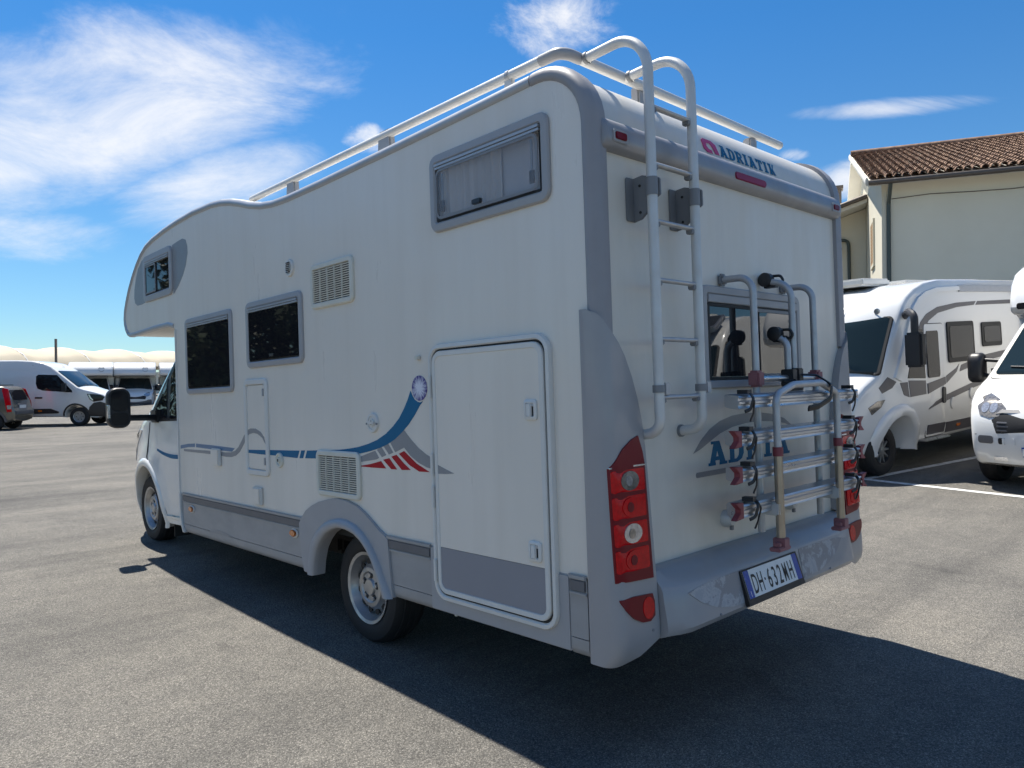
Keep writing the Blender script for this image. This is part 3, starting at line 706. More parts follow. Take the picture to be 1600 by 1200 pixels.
plate('latch', rrect(2.72, 2.78, pq[2] + 0.012, pq[2] + 0.03, 0.005), S, 0.014, 0.026, 'black_plastic', w2)
w3, pq = window(3.41, 4.331, 1.484, 2.093, 0.042, 'dark')
w4, pq = window(4.596, 5.335, 2.339, 2.756, 0.06, 'slide', split=0.04)
# grey swoosh either side of the over-cab window
sw = [(4.598, 2.752), (4.47, 2.762), (4.36, 2.766), (4.29, 2.745), (4.258, 2.69), (4.255, 2.632), (4.30, 2.54), (4.369, 2.466), (4.48, 2.39), (4.597, 2.335)]
plate('decal', [sw], S, 0.0, 0.0015, 'decal_grey', RV, smooth=0)
sw = [(5.333, 2.75), (5.40, 2.735), (5.50, 2.68), (5.575, 2.60), (5.63, 2.50), (5.640, 2.42), (5.62, 2.37), (5.55, 2.34), (5.42, 2.338), (5.333, 2.345)]
plate('decal', [sw], S, 0.0, 0.0015, 'decal_grey', RV, smooth=0)

# ---- refrigerator vents: cream frame, dark cavity, each slat a piece
def vent(y0, y1, z0, z1, ns):
    v = empty('vent_grille', parent=RV)
    sweep('frame', rrect(y0, y1, z0, z1, 0.040), [(0, 0), (0, 0.012), (-0.008, 0.018), (-0.030, 0.018), (-0.034, 0.012), (-0.034, 0.0)], S, 'vent_cream', v)
    plate('cavity', rrect(y0 + 0.03, y1 - 0.03, z0 + 0.03, z1 - 0.03, 0.01), S, 0.0, 0.003, 'dark_grille', v)
    h = (z1 - z0 - 0.072) / ns; base = None
    for i in range(ns):
        zc = z0 + 0.036 + h * (i + 0.5)
        if base is None:
            base = mesh('slat', *boxg((0, 0, 0), (0.006, y1 - y0 - 0.066, h * 0.46), Matrix.Rotation(R(-14), 3, 'Y')), 'vent_cream', v); o_ = base
        else:
            o_ = base.copy(); COL.objects.link(o_)
        o_.location = (-0.011, (y0 + y1) / 2, zc)
    for t in (0.2, 0.4, 0.6, 0.8):
        box('divider', (-0.012, y0 + 0.034 + (y1 - y0 - 0.068) * t, (z0 + z1) / 2), (0.010, 0.004, z1 - z0 - 0.07), 'vent_cream', v)
vent(1.728, 2.217, 1.958, 2.226, 15)
vent(1.718, 2.212, 0.832, 1.106, 16)

# ---- toilet service hatch
h_ = empty('service_hatch', parent=RV)
sweep('frame', rrect(2.862, 3.229, 0.898, 1.566, 0.048), [(0, 0), (0, 0.010), (-0.006, 0.016), (-0.036, 0.016), (-0.042, 0.006), (-0.042, 0)], S, 'frame_white', h_)
plate('door_panel', rrect(2.906, 3.185, 0.942, 1.522, 0.02), S, 0.0, 0.008, 'wall_white', h_, bevel=0.003)
for z in (1.47, 1.0):
    plate('lock', rrect(2.915, 2.93, z - 0.025, z + 0.025, 0.005), S, 0.008, 0.016, 'frame_grey', h_)
# ---- small fittings on the side
def disc_fit(name, cy, cz, r, m, inner=None):
    e = lathe(name, [(0.0, r), (0.008, r), (0.014, r * 0.93), (0.014, r * 0.72), (0.008, r * 0.66), (0.008, r * 0.4), (0.016, r * 0.36), (0.018, 0.0)], (0, cy, cz), m, RV, 'x', 32, -1)
    return e
e = disc_fit('water_filler', 1.578, 1.274, 0.055, 'frame_white')
plate('keyhole', ell(1.578, 1.274, 0.008, 0.012, 10), S, 0.018, 0.0195, 'dark_grille', e)
plate('grip', rrect(1.55, 1.606, 1.266, 1.282, 0.004), S, 0.016, 0.024, 'frame_white', e)
for q in (1.575 + 0.052, 1.578 - 0.05): plate('screw', ell(q, 1.268, 0.006, 0.006, 8), S, 0.012, 0.018, 'bracket_grey', e)
e = disc_fit('cable_socket', 2.716, 1.018, 0.05, 'vent_cream')
plate('keyhole', ell(2.716, 1.018, 0.007, 0.010, 10), S, 0.018, 0.0195, 'dark_grille', e)
e = disc_fit('heater_flue', 2.495, 2.255, 0.055, 'frame_white')
for k_ in range(6):
    z = 2.255 - 0.03 + 0.012 * k_
    plate('slot', rrect(2.47, 2.52, z, z + 0.006, 0.002), S, 0.018, 0.0205, 'dark_grille', e)
for (y0, y1, z0, z1) in ((3.683, 3.836, 0.931, 1.062), (2.987, 3.119, 0.697, 0.817)):
    f_ = plate('flap', rrect(y0, y1, z0, z1, 0.008), S, 0.0, 0.022, 'frame_white', RV, bevel=0.006)
    plate('flap_lid', rrect(y0 + 0.015, y1 - 0.006, z0 + 0.008, z1 - 0.008, 0.006), S, 0.022, 0.027, 'wall_white', f_, bevel=0.002)
plate('door_catch', rrect(1.125, 1.155, 1.595, 1.617, 0.006), S, 0.0, 0.022, 'vent_cream', RV, bevel=0.004)

# ---- stripes and swooshes on the side
def dec(P, m, d=0.0014, sp=None): return plate('decal', [P] if not isinstance(P[0][0], tuple) else P, S, 0.0, d, m, RV, smooth=0, spacing=sp)
dec([(4.535, 1.062), (4.36, 1.080), (4.215, 1.086), (4.215, 1.058), (4.36, 1.052), (4.535, 1.034)], 'decal_blue_faded')
dec([(4.19, 1.086), (3.84, 1.082), (3.50, 1.075), (3.44, 1.072), (3.49, 1.046), (3.84, 1.050), (4.19, 1.057)], 'decal_blue_faded')
gs = [(4.46, 1.016), (3.75, 1.012), (3.60, 1.004), (3.50, 1.006), (3.42, 1.02), (3.35, 1.05), (3.295, 1.095), (3.26, 1.125), (3.21, 1.162), (3.16, 1.182), (3.09, 1.192), (3.03, 1.186), (2.96, 1.160), (2.912, 1.118), (2.93, 1.165), (2.98, 1.20), (3.06, 1.222), (3.14, 1.222), (3.21, 1.205), (3.27, 1.17), (3.32, 1.125), (3.37, 1.085), (3.43, 1.055), (3.51, 1.04), (3.62, 1.036), (3.75, 1.040), (4.46, 1.034)]
P = [(y, z) for y, z in gs]
plate('decal', [P], S, 0.0, 0.0170, 'decal_grey', RV, smooth=0) if False else None
# the swoosh crosses the hatch: its part on the hatch lies on the hatch panel
def clip(P, y0, y1, d, m, z0=-9, z1=9):
    def cut(poly, ax_, v, keep):
        out_ = []
        for i in range(len(poly)):
            a, b = poly[i - 1], poly[i]; ia, ib = (a[ax_] - v) * keep >= 0, (b[ax_] - v) * keep >= 0
            if ia != ib:
                t = (v - a[ax_]) / (b[ax_] - a[ax_]); out_.append((a[0] + (b[0] - a[0]) * t, a[1] + (b[1] - a[1]) * t))
            if ib: out_.append(b)
        return out_
    for ax_, v, kp in ((0, y0, 1), (0, y1, -1), (1, z0, 1), (1, z1, -1)): P = cut(P, ax_, v, kp)
    if len(P) > 2: plate('decal', [P], S, d - 0.0016, d, m, RV, smooth=0)
clip(P, 3.23, 9, 0.0016, 'decal_grey'); clip(P, 2.907, 3.184, 0.0094, 'decal_grey')
bl = [(3.24, 1.085), (2.46, 1.092), (2.49, 1.040), (3.30, 1.054)]
bl = [(3.235, 1.070), (2.445, 1.090), (2.475, 1.042), (3.26, 1.050)]
clip(bl, 3.23, 9, 0.0016, 'decal_blue'); clip(bl, 2.907, 3.184, 0.0094, 'decal_blue'); clip(bl, 0, 2.861, 0.0016, 'decal_blue')
dec([(2.42, 1.092), (2.372, 1.094), (2.40, 1.044), (2.448, 1.042)], 'decal_blue')
dec([(2.345, 1.094), (2.21, 1.100), (2.21, 1.05), (2.372, 1.045)], 'decal_blue')
up = [(2.05, 1.107), (1.957, 1.112), (1.85, 1.122), (1.744, 1.135), (1.64, 1.155), (1.546, 1.180), (1.46, 1.215), (1.388, 1.257), (1.33, 1.30), (1.283, 1.350), (1.245, 1.40), (1.222, 1.440)]
lo_ = [(1.118, 1.385), (1.145, 1.365), (1.19, 1.318), (1.245, 1.270), (1.31, 1.225), (1.375, 1.188), (1.45, 1.158), (1.53, 1.135), (1.62, 1.116), (1.705, 1.102), (1.72, 1.10), (2.05, 1.10)]
arcp = [(1.143 + 0.085 * math.cos(R(t)), 1.452 + 0.085 * math.sin(R(t))) for t in range(350, 240, -10)]
dec(up + [(1.205, 1.412), (1.188, 1.394), (1.165, 1.383), (1.143, 1.379)] + lo_, 'decal_blue', 0.0024)
dec(ell(1.143, 1.452, 0.064, 0.064, 36), 'starburst', 0.0030)
g_ = 'decal_grey'
dec([(1.72, 1.083), (1.60, 1.113), (1.572, 1.120), (1.535, 1.082), (1.56, 1.073), (1.72, 1.052)], g_)
dec([(1.553, 1.126), (1.508, 1.142), (1.465, 1.100), (1.507, 1.087)], g_)
dec([(1.49, 1.150), (1.447, 1.166), (1.398, 1.116), (1.438, 1.104)], g_)
sail = [(1.425, 1.172), (1.29, 1.236), (1.235, 1.192), (1.17, 1.148), (1.105, 1.118), (1.047, 1.098), (1.047, 1.046), (1.10, 1.052), (1.17, 1.072), (1.24, 1.105), (1.295, 1.146), (1.378, 1.119)]
dec(sail, g_)
clip([(1.003, 1.080), (0.93, 1.058), (0.855, 1.038), (0.92, 1.032), (1.003, 1.030)], 0, 1.002, 0.0245, g_)
r_ = 'decal_red'
dec([(1.72, 1.031), (1.62, 1.045), (1.517, 1.066), (1.470, 1.028), (1.60, 1.026), (1.72, 1.026)], r_)
dec([(1.495, 1.074), (1.437, 1.085), (1.366, 1.028), (1.42, 1.027)], r_)
dec([(1.416, 1.094), (1.368, 1.106), (1.30, 1.062), (1.243, 1.032), (1.322, 1.028)], r_)
dec([(1.345, 1.112), (1.297, 1.128), (1.19, 1.068), (1.08, 1.030), (1.168, 1.028), (1.25, 1.056)], r_)

# ---- garage door
gd = empty('garage_door', parent=RV)
sweep('frame', rrect(0.207, 1.041, 0.414, 1.663, 0.085, 8), [(0, 0.0), (0, 0.016), (-0.004, 0.024), (-0.020, 0.026), (-0.026, 0.018), (-0.026, 0.0)], S, 'frame_white', gd)
sweep('seal', rrect(0.231, 1.017, 0.438, 1.639, 0.07, 8), [(0, 0.0), (0, 0.012), (-0.014, 0.012), (-0.014, 0.0)], S, 'black_rubber', gd)
sweep('inner_frame', rrect(0.242, 1.006, 0.449, 1.628, 0.062, 8), [(0, 0.0), (0, 0.022), (-0.004, 0.027), (-0.024, 0.027), (-0.027, 0.022), (-0.027, 0.0)], S, 'frame_white', gd)
gp = rrect(0.262, 0.986, 0.469, 1.608, 0.045, 8)
def half(P, zc, keep):
    out_ = []
    for i in range(len(P)):
        a, b = P[i - 1], P[i]; ia, ib = (a[1] - zc) * keep >= 0, (b[1] - zc) * keep >= 0
        if ia != ib:
            t = (zc - a[1]) / (b[1] - a[1]); out_.append((a[0] + (b[0] - a[0]) * t, zc))
        if ib: out_.append(b)
    return out_
plate('door_panel', [half(gp, 0.6745, 1)], S, 0.0, 0.0232, 'wall_white', gd, smooth=0)
plate('door_lower_panel', [half(gp, 0.6725, -1)], S, 0.0, 0.0232, 'door_grey', gd, smooth=0)
for z0 in (1.295, 0.695):
    e = sweep('handle', rrect(0.282, 0.358, z0, z0 + 0.088, 0.016), [(0, 0.022), (0, 0.030), (-0.006, 0.034), (-0.014, 0.034), (-0.018, 0.026), (-0.018, 0.022)], S, 'frame_white', gd)
    plate('handle_recess', rrect(0.296, 0.344, z0 + 0.012, z0 + 0.076, 0.008), S, 0.0225, 0.0245, 'dark_grille', e)
    plate('handle_lever', rrect(0.312, 0.342, z0 + 0.012, z0 + 0.072, 0.008), S, 0.0225, 0.036, 'frame_white', e, bevel=0.004)
    plate('lock', ell(0.305, z0 + 0.066, 0.007, 0.008, 10), S, 0.0245, 0.032, 'edge_grey', e)
for z0 in (1.40, 1.02, 0.86, 0.50):
    plate('hinge', rrect(1.012, 1.032, z0, z0 + 0.11, 0.004), S, 0.02, 0.034, 'frame_white', gd, bevel=0.003)

# ---- lower skirts, arch trims
def skirt(y0, y1, lower_y0=None, lower_y1=None):
    s = plate('skirt_panel', rrect(y0, y1, 0.415, 0.664, 0.002), S, -0.03, 0.004, 'skirt_grey', RV, smooth=0)
    plate('rub_strip', rrect(y0 + 0.006, y1 - 0.006, 0.605, 0.650, 0.004), S, 0.004, 0.012, 'strip_dark', s, bevel=0.003)
    plate('rub_strip_edge', rrect(y0, y1, 0.652, 0.672, 0.004), S, 0.002, 0.014, 'skirt_grey', s, bevel=0.004)
    plate('rub_strip_edge', rrect(y0, y1, 0.588, 0.602, 0.004), S, 0.002, 0.011, 'skirt_grey', s, bevel=0.003)
    V, F = [], []
    for y in (y0, y1):
        V += [(-0.003, y, 0.411), (-0.004, y, 0.375), (0.004, y, 0.350), (0.025, y, 0.338), (0.05, y, 0.338), (0.05, y, 0.411)]
    F = [(i, (i + 1) % 6, 6 + (i + 1) % 6, 6 + i) for i in range(6)] + [tuple(range(6)), tuple(range(6, 12))]
    mesh('skirt_lip', V, F, 'skirt_grey', s, smooth=50)
    return s
s1 = skirt(2.41, 4.50); s2 = skirt(1.085, 1.475); s3 = skirt(0.055, 0.150)
plate('skirt_panel', rrect(0.147, 1.09, 0.352, 0.664, 0.012), S, -0.03, 0.008, 'frame_grey', RV, bevel=0.006)
plate('skirt_end', [(4.50, 0.335), (4.47, 0.345), (4.515, 0.42), (4.535, 0.52), (4.54, 0.67), (4.575, 0.67), (4.575, 0.50), (4.545, 0.40)], S, -0.04, 0.016, 'frame_white', RV, bevel=0.006)
plate('decal', [(3.99, 0.405), (3.88, 0.425), (3.80, 0.438), (3.70, 0.436), (3.58, 0.425), (3.49, 0.418), (3.60, 0.412), (3.78, 0.408)], S, 0.004, 0.0056, 'decal_grey', s1, smooth=0)
plate('skirt_panel', rrect(0.06, 4.55, 0.34, 0.664, 0.01), SR, -0.03, 0.004, 'skirt_grey', RV)
for y, z in ((4.30, 0.552), (2.535, 0.560)):
    l_ = plate('side_marker', ell(y, z, 0.054, 0.030, 20), S, 0.004, 0.012, 'frame_white', RV, bevel=0.003)
    plate('side_marker_lens', ell(y + 0.003, z, 0.042, 0.023, 18), S, 0.012, 0.024, 'lens_amber', l_, bevel=0.006)
hole_a = [(2.262, 0.335), (2.246, 0.42), (2.215, 0.50), (2.16, 0.565), (2.098, 0.612), (2.02, 0.645), (1.947, 0.661), (1.86, 0.660), (1.773, 0.645), (1.70, 0.612), (1.644, 0.570), (1.59, 0.51), (1.543, 0.435), (1.515, 0.385), (1.498, 0.335)]
outer_a = [(2.405, 0.335), (2.43, 0.42), (2.452, 0.55), (2.455, 0.635), (2.42, 0.675), (2.37, 0.718), (2.29, 0.757), (2.2, 0.788), (2.09, 0.812), (1.97, 0.829), (1.87, 0.825), (1.76, 0.805), (1.68, 0.772), (1.60, 0.729), (1.54, 0.695), (1.478, 0.668), (1.452, 0.65), (1.440, 0.50), (1.428, 0.40), (1.418, 0.345)]
AT = plate('arch_trim', [list(reversed(outer_a)) + hole_a], S, -0.03, 0.016, 'frame_grey', RV, bevel=0.004)
rim_a = [(2.345, 0.335), (2.33, 0.42), (2.302, 0.518), (2.26, 0.575), (2.205, 0.625), (2.13, 0.67), (2.04, 0.70), (1.95, 0.716), (1.86, 0.714), (1.77, 0.696), (1.70, 0.664), (1.635, 0.62), (1.575, 0.56), (1.53, 0.50), (1.490, 0.43), (1.450, 0.375), (1.425, 0.338)]
V = []
cy_, cz_ = 1.885, 0.30
secs = [(1.0, 0.014), (0.985, 0.026), (0.95, 0.036), (0.90, 0.040), (0.865, 0.034), (0.852, 0.012), (0.852, -0.10)]
def along(P, t):
    L_ = [0]
    for a, b in zip(P, P[1:]): L_.append(L_[-1] + math.hypot(b[0] - a[0], b[1] - a[1]))
    x = t * L_[-1]
    for i in range(len(P) - 1):
        if x <= L_[i + 1] + 1e-9:
            w = (x - L_[i]) / (L_[i + 1] - L_[i]); return (P[i][0] + (P[i + 1][0] - P[i][0]) * w, P[i][1] + (P[i + 1][1] - P[i][1]) * w)
    return P[-1]
NA = 36
for i in range(NA + 1):
    a = along(rim_a, i / NA); b = along(hole_a, i / NA)
    for t, d in ((0, 0.014), (0.1, 0.028), (0.35, 0.040), (0.7, 0.042), (0.95, 0.036), (1.03, 0.026), (1.06, 0.0), (1.06, -0.05)):
        V.append(S(a[0] + (b[0] - a[0]) * t, a[1] + (b[1] - a[1]) * t, d))
F = [(i * 8 + j, i * 8 + j + 1, (i + 1) * 8 + j + 1, (i + 1) * 8 + j) for i in range(NA) for j in range(7)]
mesh('arch_flare', V, F, 'frame_grey', AT, smooth=60)

# ---- rear corner panels with the lamp clusters; bumper
top_tab = [(-0.03, 1.735), (-0.012, 1.715), (0.03, 1.655), (0.055, 1.632), (0.085, 1.60), (0.12, 1.548), (0.16, 1.462), (0.19, 1.37), (0.21, 1.28), (0.222, 1.18), (0.232, 1.0), (0.240, 0.72)]
ydep = [(0.33, 0.035), (0.36, 0.070), (0.42, 0.082), (0.50, 0.080), (0.60, 0.074), (0.72, 0.066), (0.9, 0.058), (1.15, 0.050), (1.6, 0.040), (1.8, 0.036)]
def pod_d(x, z):   # depth behind the rear wall of the corner panel's face
    d = interp(ydep, z); rc = 0.055
    if x < -0.020 + rc:
        u = max(0.0, min(1.0, (-0.020 + rc - x) / rc)); return d - rc * (1 - math.sqrt(max(0, 1 - u * u)))
    return d
def podmap(mirror):
    def f(a, b, d):
        x, y = a, YR - pod_d(a, b) - d
        return (WB - x if mirror else x, y, b)
    return f
def pod(mirror):
    cols = [('s', 0.042, 0.0), ('s', 0.040, -0.015), ('s', 0.03, -0.020), ('s', 0.0, -0.020)]
    V, rows = [], 30
    def zrows(zb, zt): return [zb + (zt - zb) * (i / rows) for i in range(rows + 1)]
    C = []
    for _, y, x in cols:
        C.append([(x, y, z) for z in zrows(0.333, 1.735)])
    for x in (-0.0198, -0.018, -0.013, -0.005, 0.007, 0.02, 0.034, 0.055, 0.085, 0.12, 0.16, 0.19, 0.21, 0.222, 0.232, 0.238):
        zt = interp(top_tab, x); zb = interp([(0.0, 0.333), (0.1, 0.35), (0.24, 0.405)], x)
        C.append([(x, YR - pod_d(x, z), z) for z in zrows(zb, zt)])
    zt = 0.70
    C.append([(0.2415, YR - pod_d(0.24, z) + 0.004, z) for z in zrows(0.405, interp(top_tab, 0.238))])
    C.append([(0.243, YR + 0.004 if z > 0.68 else YR - pod_d(0.24, z) + 0.03, z) for z in zrows(0.405, interp(top_tab, 0.238))])
    for c in C: V += [((WB - x) if mirror else x, y, z) for x, y, z in c]
    n = rows + 1
    F = [(i * n + j, i * n + j + 1, (i + 1) * n + j + 1, (i + 1) * n + j) for i in range(len(C) - 1) for j in range(rows)]
    # top edge rolls back to the wall
    tops = [i * n + rows for i in range(4, len(C))]; m0 = len(V)
    for t in tops:
        x, y, z = V[t]; V.append((x, YR + 0.004, z - 0.012))
    F += [(tops[i], tops[i + 1], m0 + i + 1, m0 + i) for i in range(len(tops) - 1)]
    P = mesh('corner_panel', V, F, 'bumper_grey', RV, smooth=55)
    mp_ = podmap(mirror)
    # lamp cluster
    LC = plate('tail_lamp', [[(-0.004, 0.665), (0.213, 0.652), (0.211, 0.90), (0.205, 1.11), (0.196, 1.16), (0.172, 1.225), (0.13, 1.212), (0.07, 1.178), (0.02, 1.13), (-0.006, 1.105)]], mp_, -0.01, 0.006, 'lens_dark_red', P, spacing=0.02)
    zs = [0.692, 0.795, 0.898, 1.001, 1.104]
    for i, (a, b) in enumerate(zip(zs, zs[1:])):
        mcell = 'lens_red'
        plate('lamp_cell', [rrect(0.000, 0.192, a + 0.008, b - 0.008, 0.008, 3)], mp_, 0.0, 0.010, mcell, LC, spacing=0.018)
        plate('lamp_reflector', [ell(0.098, (a + b) / 2, 0.056, 0.038, 26)], mp_, 0.0, 0.0125, ('lens_red', 'lens_clear', 'lens_red', 'lens_smoke')[i], LC, spacing=0.014)
        plate('lamp_bulb', [ell(0.090, (a + b) / 2, 0.020, 0.020, 14)], mp_, 0.0, 0.0145, ('lens_dark_red', 'lens_smoke', 'lens_dark_red', 'lens_clear')[i], LC, spacing=0.01)
    plate('lamp_divider', [rrect(-0.004, 0.205, 1.1045, 1.1105, 0.002, 2)], mp_, 0.0, 0.011, 'lens_clear', LC, spacing=0.02)
    FL = plate('fog_lamp', [[(0.004, 0.600), (0.08, 0.602), (0.196, 0.592), (0.206, 0.56), (0.202, 0.505), (0.17, 0.488), (0.12, 0.494), (0.07, 0.518), (0.03, 0.555), (0.006, 0.59)]], mp_, -0.01, 0.007, 'lens_dark_red', P, spacing=0.02)
    plate('fog_lamp_lens', [ell(0.162, 0.543, 0.036, 0.043, 24)], mp_, 0.0, 0.009, 'lens_red', FL, spacing=0.014)
    for x, z in ((0.19, 0.447),): plate('screw', [ell(x, z, 0.006, 0.006, 8)], mp_, -0.004, 0.003, 'bracket_grey', P)
pod(False); pod(True)
# bumper centre: lofted profile with a sloping shelf
bp = [(0.0, 0.672), (0.012, 0.674), (0.05, 0.664), (0.095, 0.628), (0.122, 0.604), (0.134, 0.585), (0.142, 0.54), (0.158, 0.47), (0.163, 0.435), (0.150, 0.412), (0.11, 0.400), (0.02, 0.395)]
xs = [0.244, 0.26, 0.30, 0.36, 0.5, 0.7, 0.9, 1.13, 1.36, 1.56, 1.76, 1.9, 1.96, 2.0, 2.016]
V = []
for x in xs:
    t = min(1.0, min(x - 0.24, WB - 0.24 - x) / 0.14); e = 0.70 + 0.30 * math.sin(max(0, t) * PI / 2)
    V += [(x, YR - d * (e if d > 0.06 else 1), z) for d, z in bp]
n = len(bp)
F = [(i * n + j, i * n + j + 1, (i + 1) * n + j + 1, (i + 1) * n + j) for i in range(len(xs) - 1) for j in range(n - 1)] + [tuple(range(n)), tuple(range((len(xs) - 1) * n, len(xs) * n))]
BU = mesh('bumper', V, F, 'bumper_grey', RV, smooth=32)
bface = lambda a, b, d: (a, YR - d - interp([(0.412, 0.150), (0.435, 0.163), (0.47, 0.158), (0.54, 0.142), (0.585, 0.134), (0.604, 0.122)], b), b)
plate('peeled_patch', [[(0.36, 0.568), (0.44, 0.578), (0.58, 0.584), (0.80, 0.586), (0.80, 0.448), (0.66, 0.452), (0.54, 0.474), (0.44, 0.515)]], bface, -0.01, 0.0022, 'peeled_grey', BU, spacing=0.03, smooth=0)
plate('peeled_patch', [[(1.33, 0.586), (1.55, 0.584), (1.72, 0.578), (1.82, 0.568), (1.74, 0.515), (1.62, 0.474), (1.50, 0.452), (1.33, 0.448)]], bface, -0.01, 0.0022, 'peeled_grey', BU, spacing=0.03, smooth=0)
plate('screw', [ell(0.56, 0.44, 0.006, 0.006, 8)], bface, -0.004, 0.004, 'bracket_grey', BU)
plate('screw', [ell(1.62, 0.44, 0.006, 0.006, 8)], bface, -0.004, 0.004, 'bracket_grey', BU)
# number plate leaning with the bumper face
pt, pb = (0.150, 0.583), (0.192, 0.447)
def pmap(a, b, d):   # a: 0..0.53 across, b: 0..1 up
    l = math.hypot(pt[0] - pb[0], pt[1] - pb[1]); ny, nz = (pt[1] - pb[1]) / l, -(pt[0] - pb[0]) / l
    return (0.762 + a * 0.98, YR + 0.012 - (pb[0] + (pt[0] - pb[0]) * b) - ny * d, pb[1] + (pt[1] - pb[1]) * b + nz * d)
NP = plate('number_plate', rrect(-0.005, 0.535, -0.10, 1.0, 0.01), pmap, -0.016, 0.004, 'ink', RV, bevel=0.003)
plate('plate_face', rrect(0.012, 0.518, 0.10, 0.95, 0.008), pmap, 0.004, 0.0056, 'plate_white', NP, smooth=0)
plate('plate_band', rrect(0.012, 0.055, 0.10, 0.95, 0.006), pmap, 0.0056, 0.0066, 'plate_blue', NP, smooth=0)
plate('plate_band', rrect(0.475, 0.518, 0.10, 0.95, 0.006), pmap, 0.0056, 0.0066, 'plate_blue', NP, smooth=0)
tm = lambda x0, b0: (lambda a, b, d: pmap(x0 + a, b0 + b / 0.142, d))
parts = [textg(c, 0.122, tm(x, 0.20), 0.0068, sx_, align='CENTER', bold=0.0010) for c, x, sx_ in (('D', 0.088, 0.54), ('H', 0.140, 0.54), ('6', 0.222, 0.62), ('3', 0.272, 0.62), ('2', 0.322, 0.62), ('M', 0.376, 0.45), ('H', 0.432, 0.54))] + [plateg(rrect(0.176, 0.186, 0.48, 0.56, 0.003), pmap, 0.0060, 0.0067)]
V, F = geo_join(parts); mesh('plate_lettering', V, F, 'ink', NP, smooth=0)
V, F = textg('I', 0.035, tm(0.028, 0.15), 0.0068, 1.0); mesh('plate_country', V, F, 'plate_white', NP, smooth=0)

# ---- rear window
rw = empty('rear_window', parent=RV)
sweep('frame', rrect(0.739, 1.693, 1.401, 1.884, 0.046), [(0, 0), (0, 0.010), (-0.006, 0.016), (-0.034, 0.016), (-0.040, 0.010), (-0.040, 0.0)], Q, 'frame_grey', rw)
plate('head_rail', rrect(0.781, 1.655, 1.805, 1.842, 0.004), Q, 0.0, 0.020, 'frame_grey', rw, bevel=0.003)
sweep('seal', rrect(0.781, 1.655, 1.439, 1.803, 0.01), [(0, 0), (0, 0.013), (-0.016, 0.013), (-0.016, 0)], Q, 'black_rubber', rw)
plate('pane', rrect(0.80, 1.245, 1.458, 1.79, 0.012), Q, 0.003, 0.007, 'glass_rear', rw)
plate('pane', rrect(1.215, 1.64, 1.455, 1.79, 0.012), Q, 0.008, 0.012, 'glass_rear', rw)
sweep('sash', rrect(1.205, 1.645, 1.452, 1.795, 0.015), [(0, 0.006), (0, 0.017), (-0.016, 0.017), (-0.016, 0.006)], Q, 'bracket_grey', rw)

# ---- rear wordmark and swoosh
arc_o = [(0.640, 1.112), (0.70, 1.165), (0.78, 1.215), (0.87, 1.248), (0.98, 1.268), (1.107, 1.275), (1.25, 1.272), (1.396, 1.256), (1.50, 1.23), (1.61, 1.175)]
arc_i = [(1.50, 1.205), (1.39, 1.220), (1.25, 1.228), (1.107, 1.226), (0.98, 1.214), (0.87, 1.190), (0.78, 1.158), (0.70, 1.128)]
plate('decal', [list(reversed(arc_o + arc_i))], Q, 0.0, 0.0014, 'decal_grey', RV, smooth=0)
plate('decal', [rrect(0.655, 1.02, 1.000, 1.024, 0.010)], Q, 0.0, 0.0014, 'decal_grey', RV, smooth=0)
slab('ADRIA', 0.770, 1.044, 0.765, 0.112, Q, 0.0018, 'decal_blue', RV, 'wordmark_letter', 0.0, 0.16)

# ---- roof rails
rail = empty('roof_rail', parent=RV)
rp_ = fillet([(0.125, 3.30, 2.885), (0.125, 0.235, 2.872), (0.16, 0.205, 2.868), (2.06, 0.215, 2.855)], [0, 0.06, 0.06, 0], 8)
tube('rail_tube', rp_, 0.0235, 'tube_white', rail, 16)
tube('rail_tube', [(WB - 0.125, 3.30, 2.885), (WB - 0.125, 0.40, 2.872)], 0.0235, 'tube_white', rail, 16)
tube('corner_sleeve', fillet([(0.125, 0.335, 2.8724), (0.125, 0.235, 2.872), (0.16, 0.205, 2.868), (0.235, 0.2054, 2.8678)], [0, 0.06, 0.06, 0], 8), 0.0255, 'frame_grey', rail, 16)
for x in (0.125, WB - 0.125):
    for y, wd in ((2.68, 0.10), (1.56, 0.11)):
        P = [(y - wd, 2.70), (y + wd, 2.70), (y + wd * 0.62, 2.80), (y + wd * 0.5, 2.905), (y - wd * 0.45, 2.905), (y - wd * 0.55, 2.80)]
        plate('rail_foot', P, lambda a, b, d: (x + d, a, b), -0.014, 0.028, 'frame_grey', rail, bevel=0.008)
    plate('rail_foot', [(0.50, 2.70), (0.58, 2.70), (0.565, 2.86), (0.515, 2.86)], lambda a, b, d: (x + d, a, b), -0.012, 0.012, 'tube_white', rail, bevel=0.004)
    lathe('rail_clamp', [(-0.010, 0.0262), (0.010, 0.0262)], (x, 0.54, 2.8735), 'edge_grey', rail, 'y', 20)
box('rail_bracket', (0.70, 0.235, 2.80), (0.08, 0.05, 0.13), 'frame_grey', rail, bevel=0.008)
box('rail_bracket', (1.75, 0.24, 2.77), (0.08, 0.05, 0.13), 'frame_grey', rail, bevel=0.008)
# roof hatch dome just showing over the roof edge
lathe('roof_vent', [(0.0, 0.22), (0.08, 0.21), (0.12, 0.15), (0.135, 0.0)], (0.62, 1.20, 2.705), 'frame_white', RV, 'z', 28)
box('roof_hatch', (1.2, 2.2, 2.74), (0.5, 0.7, 0.08), 'frame_white', RV, bevel=0.02)

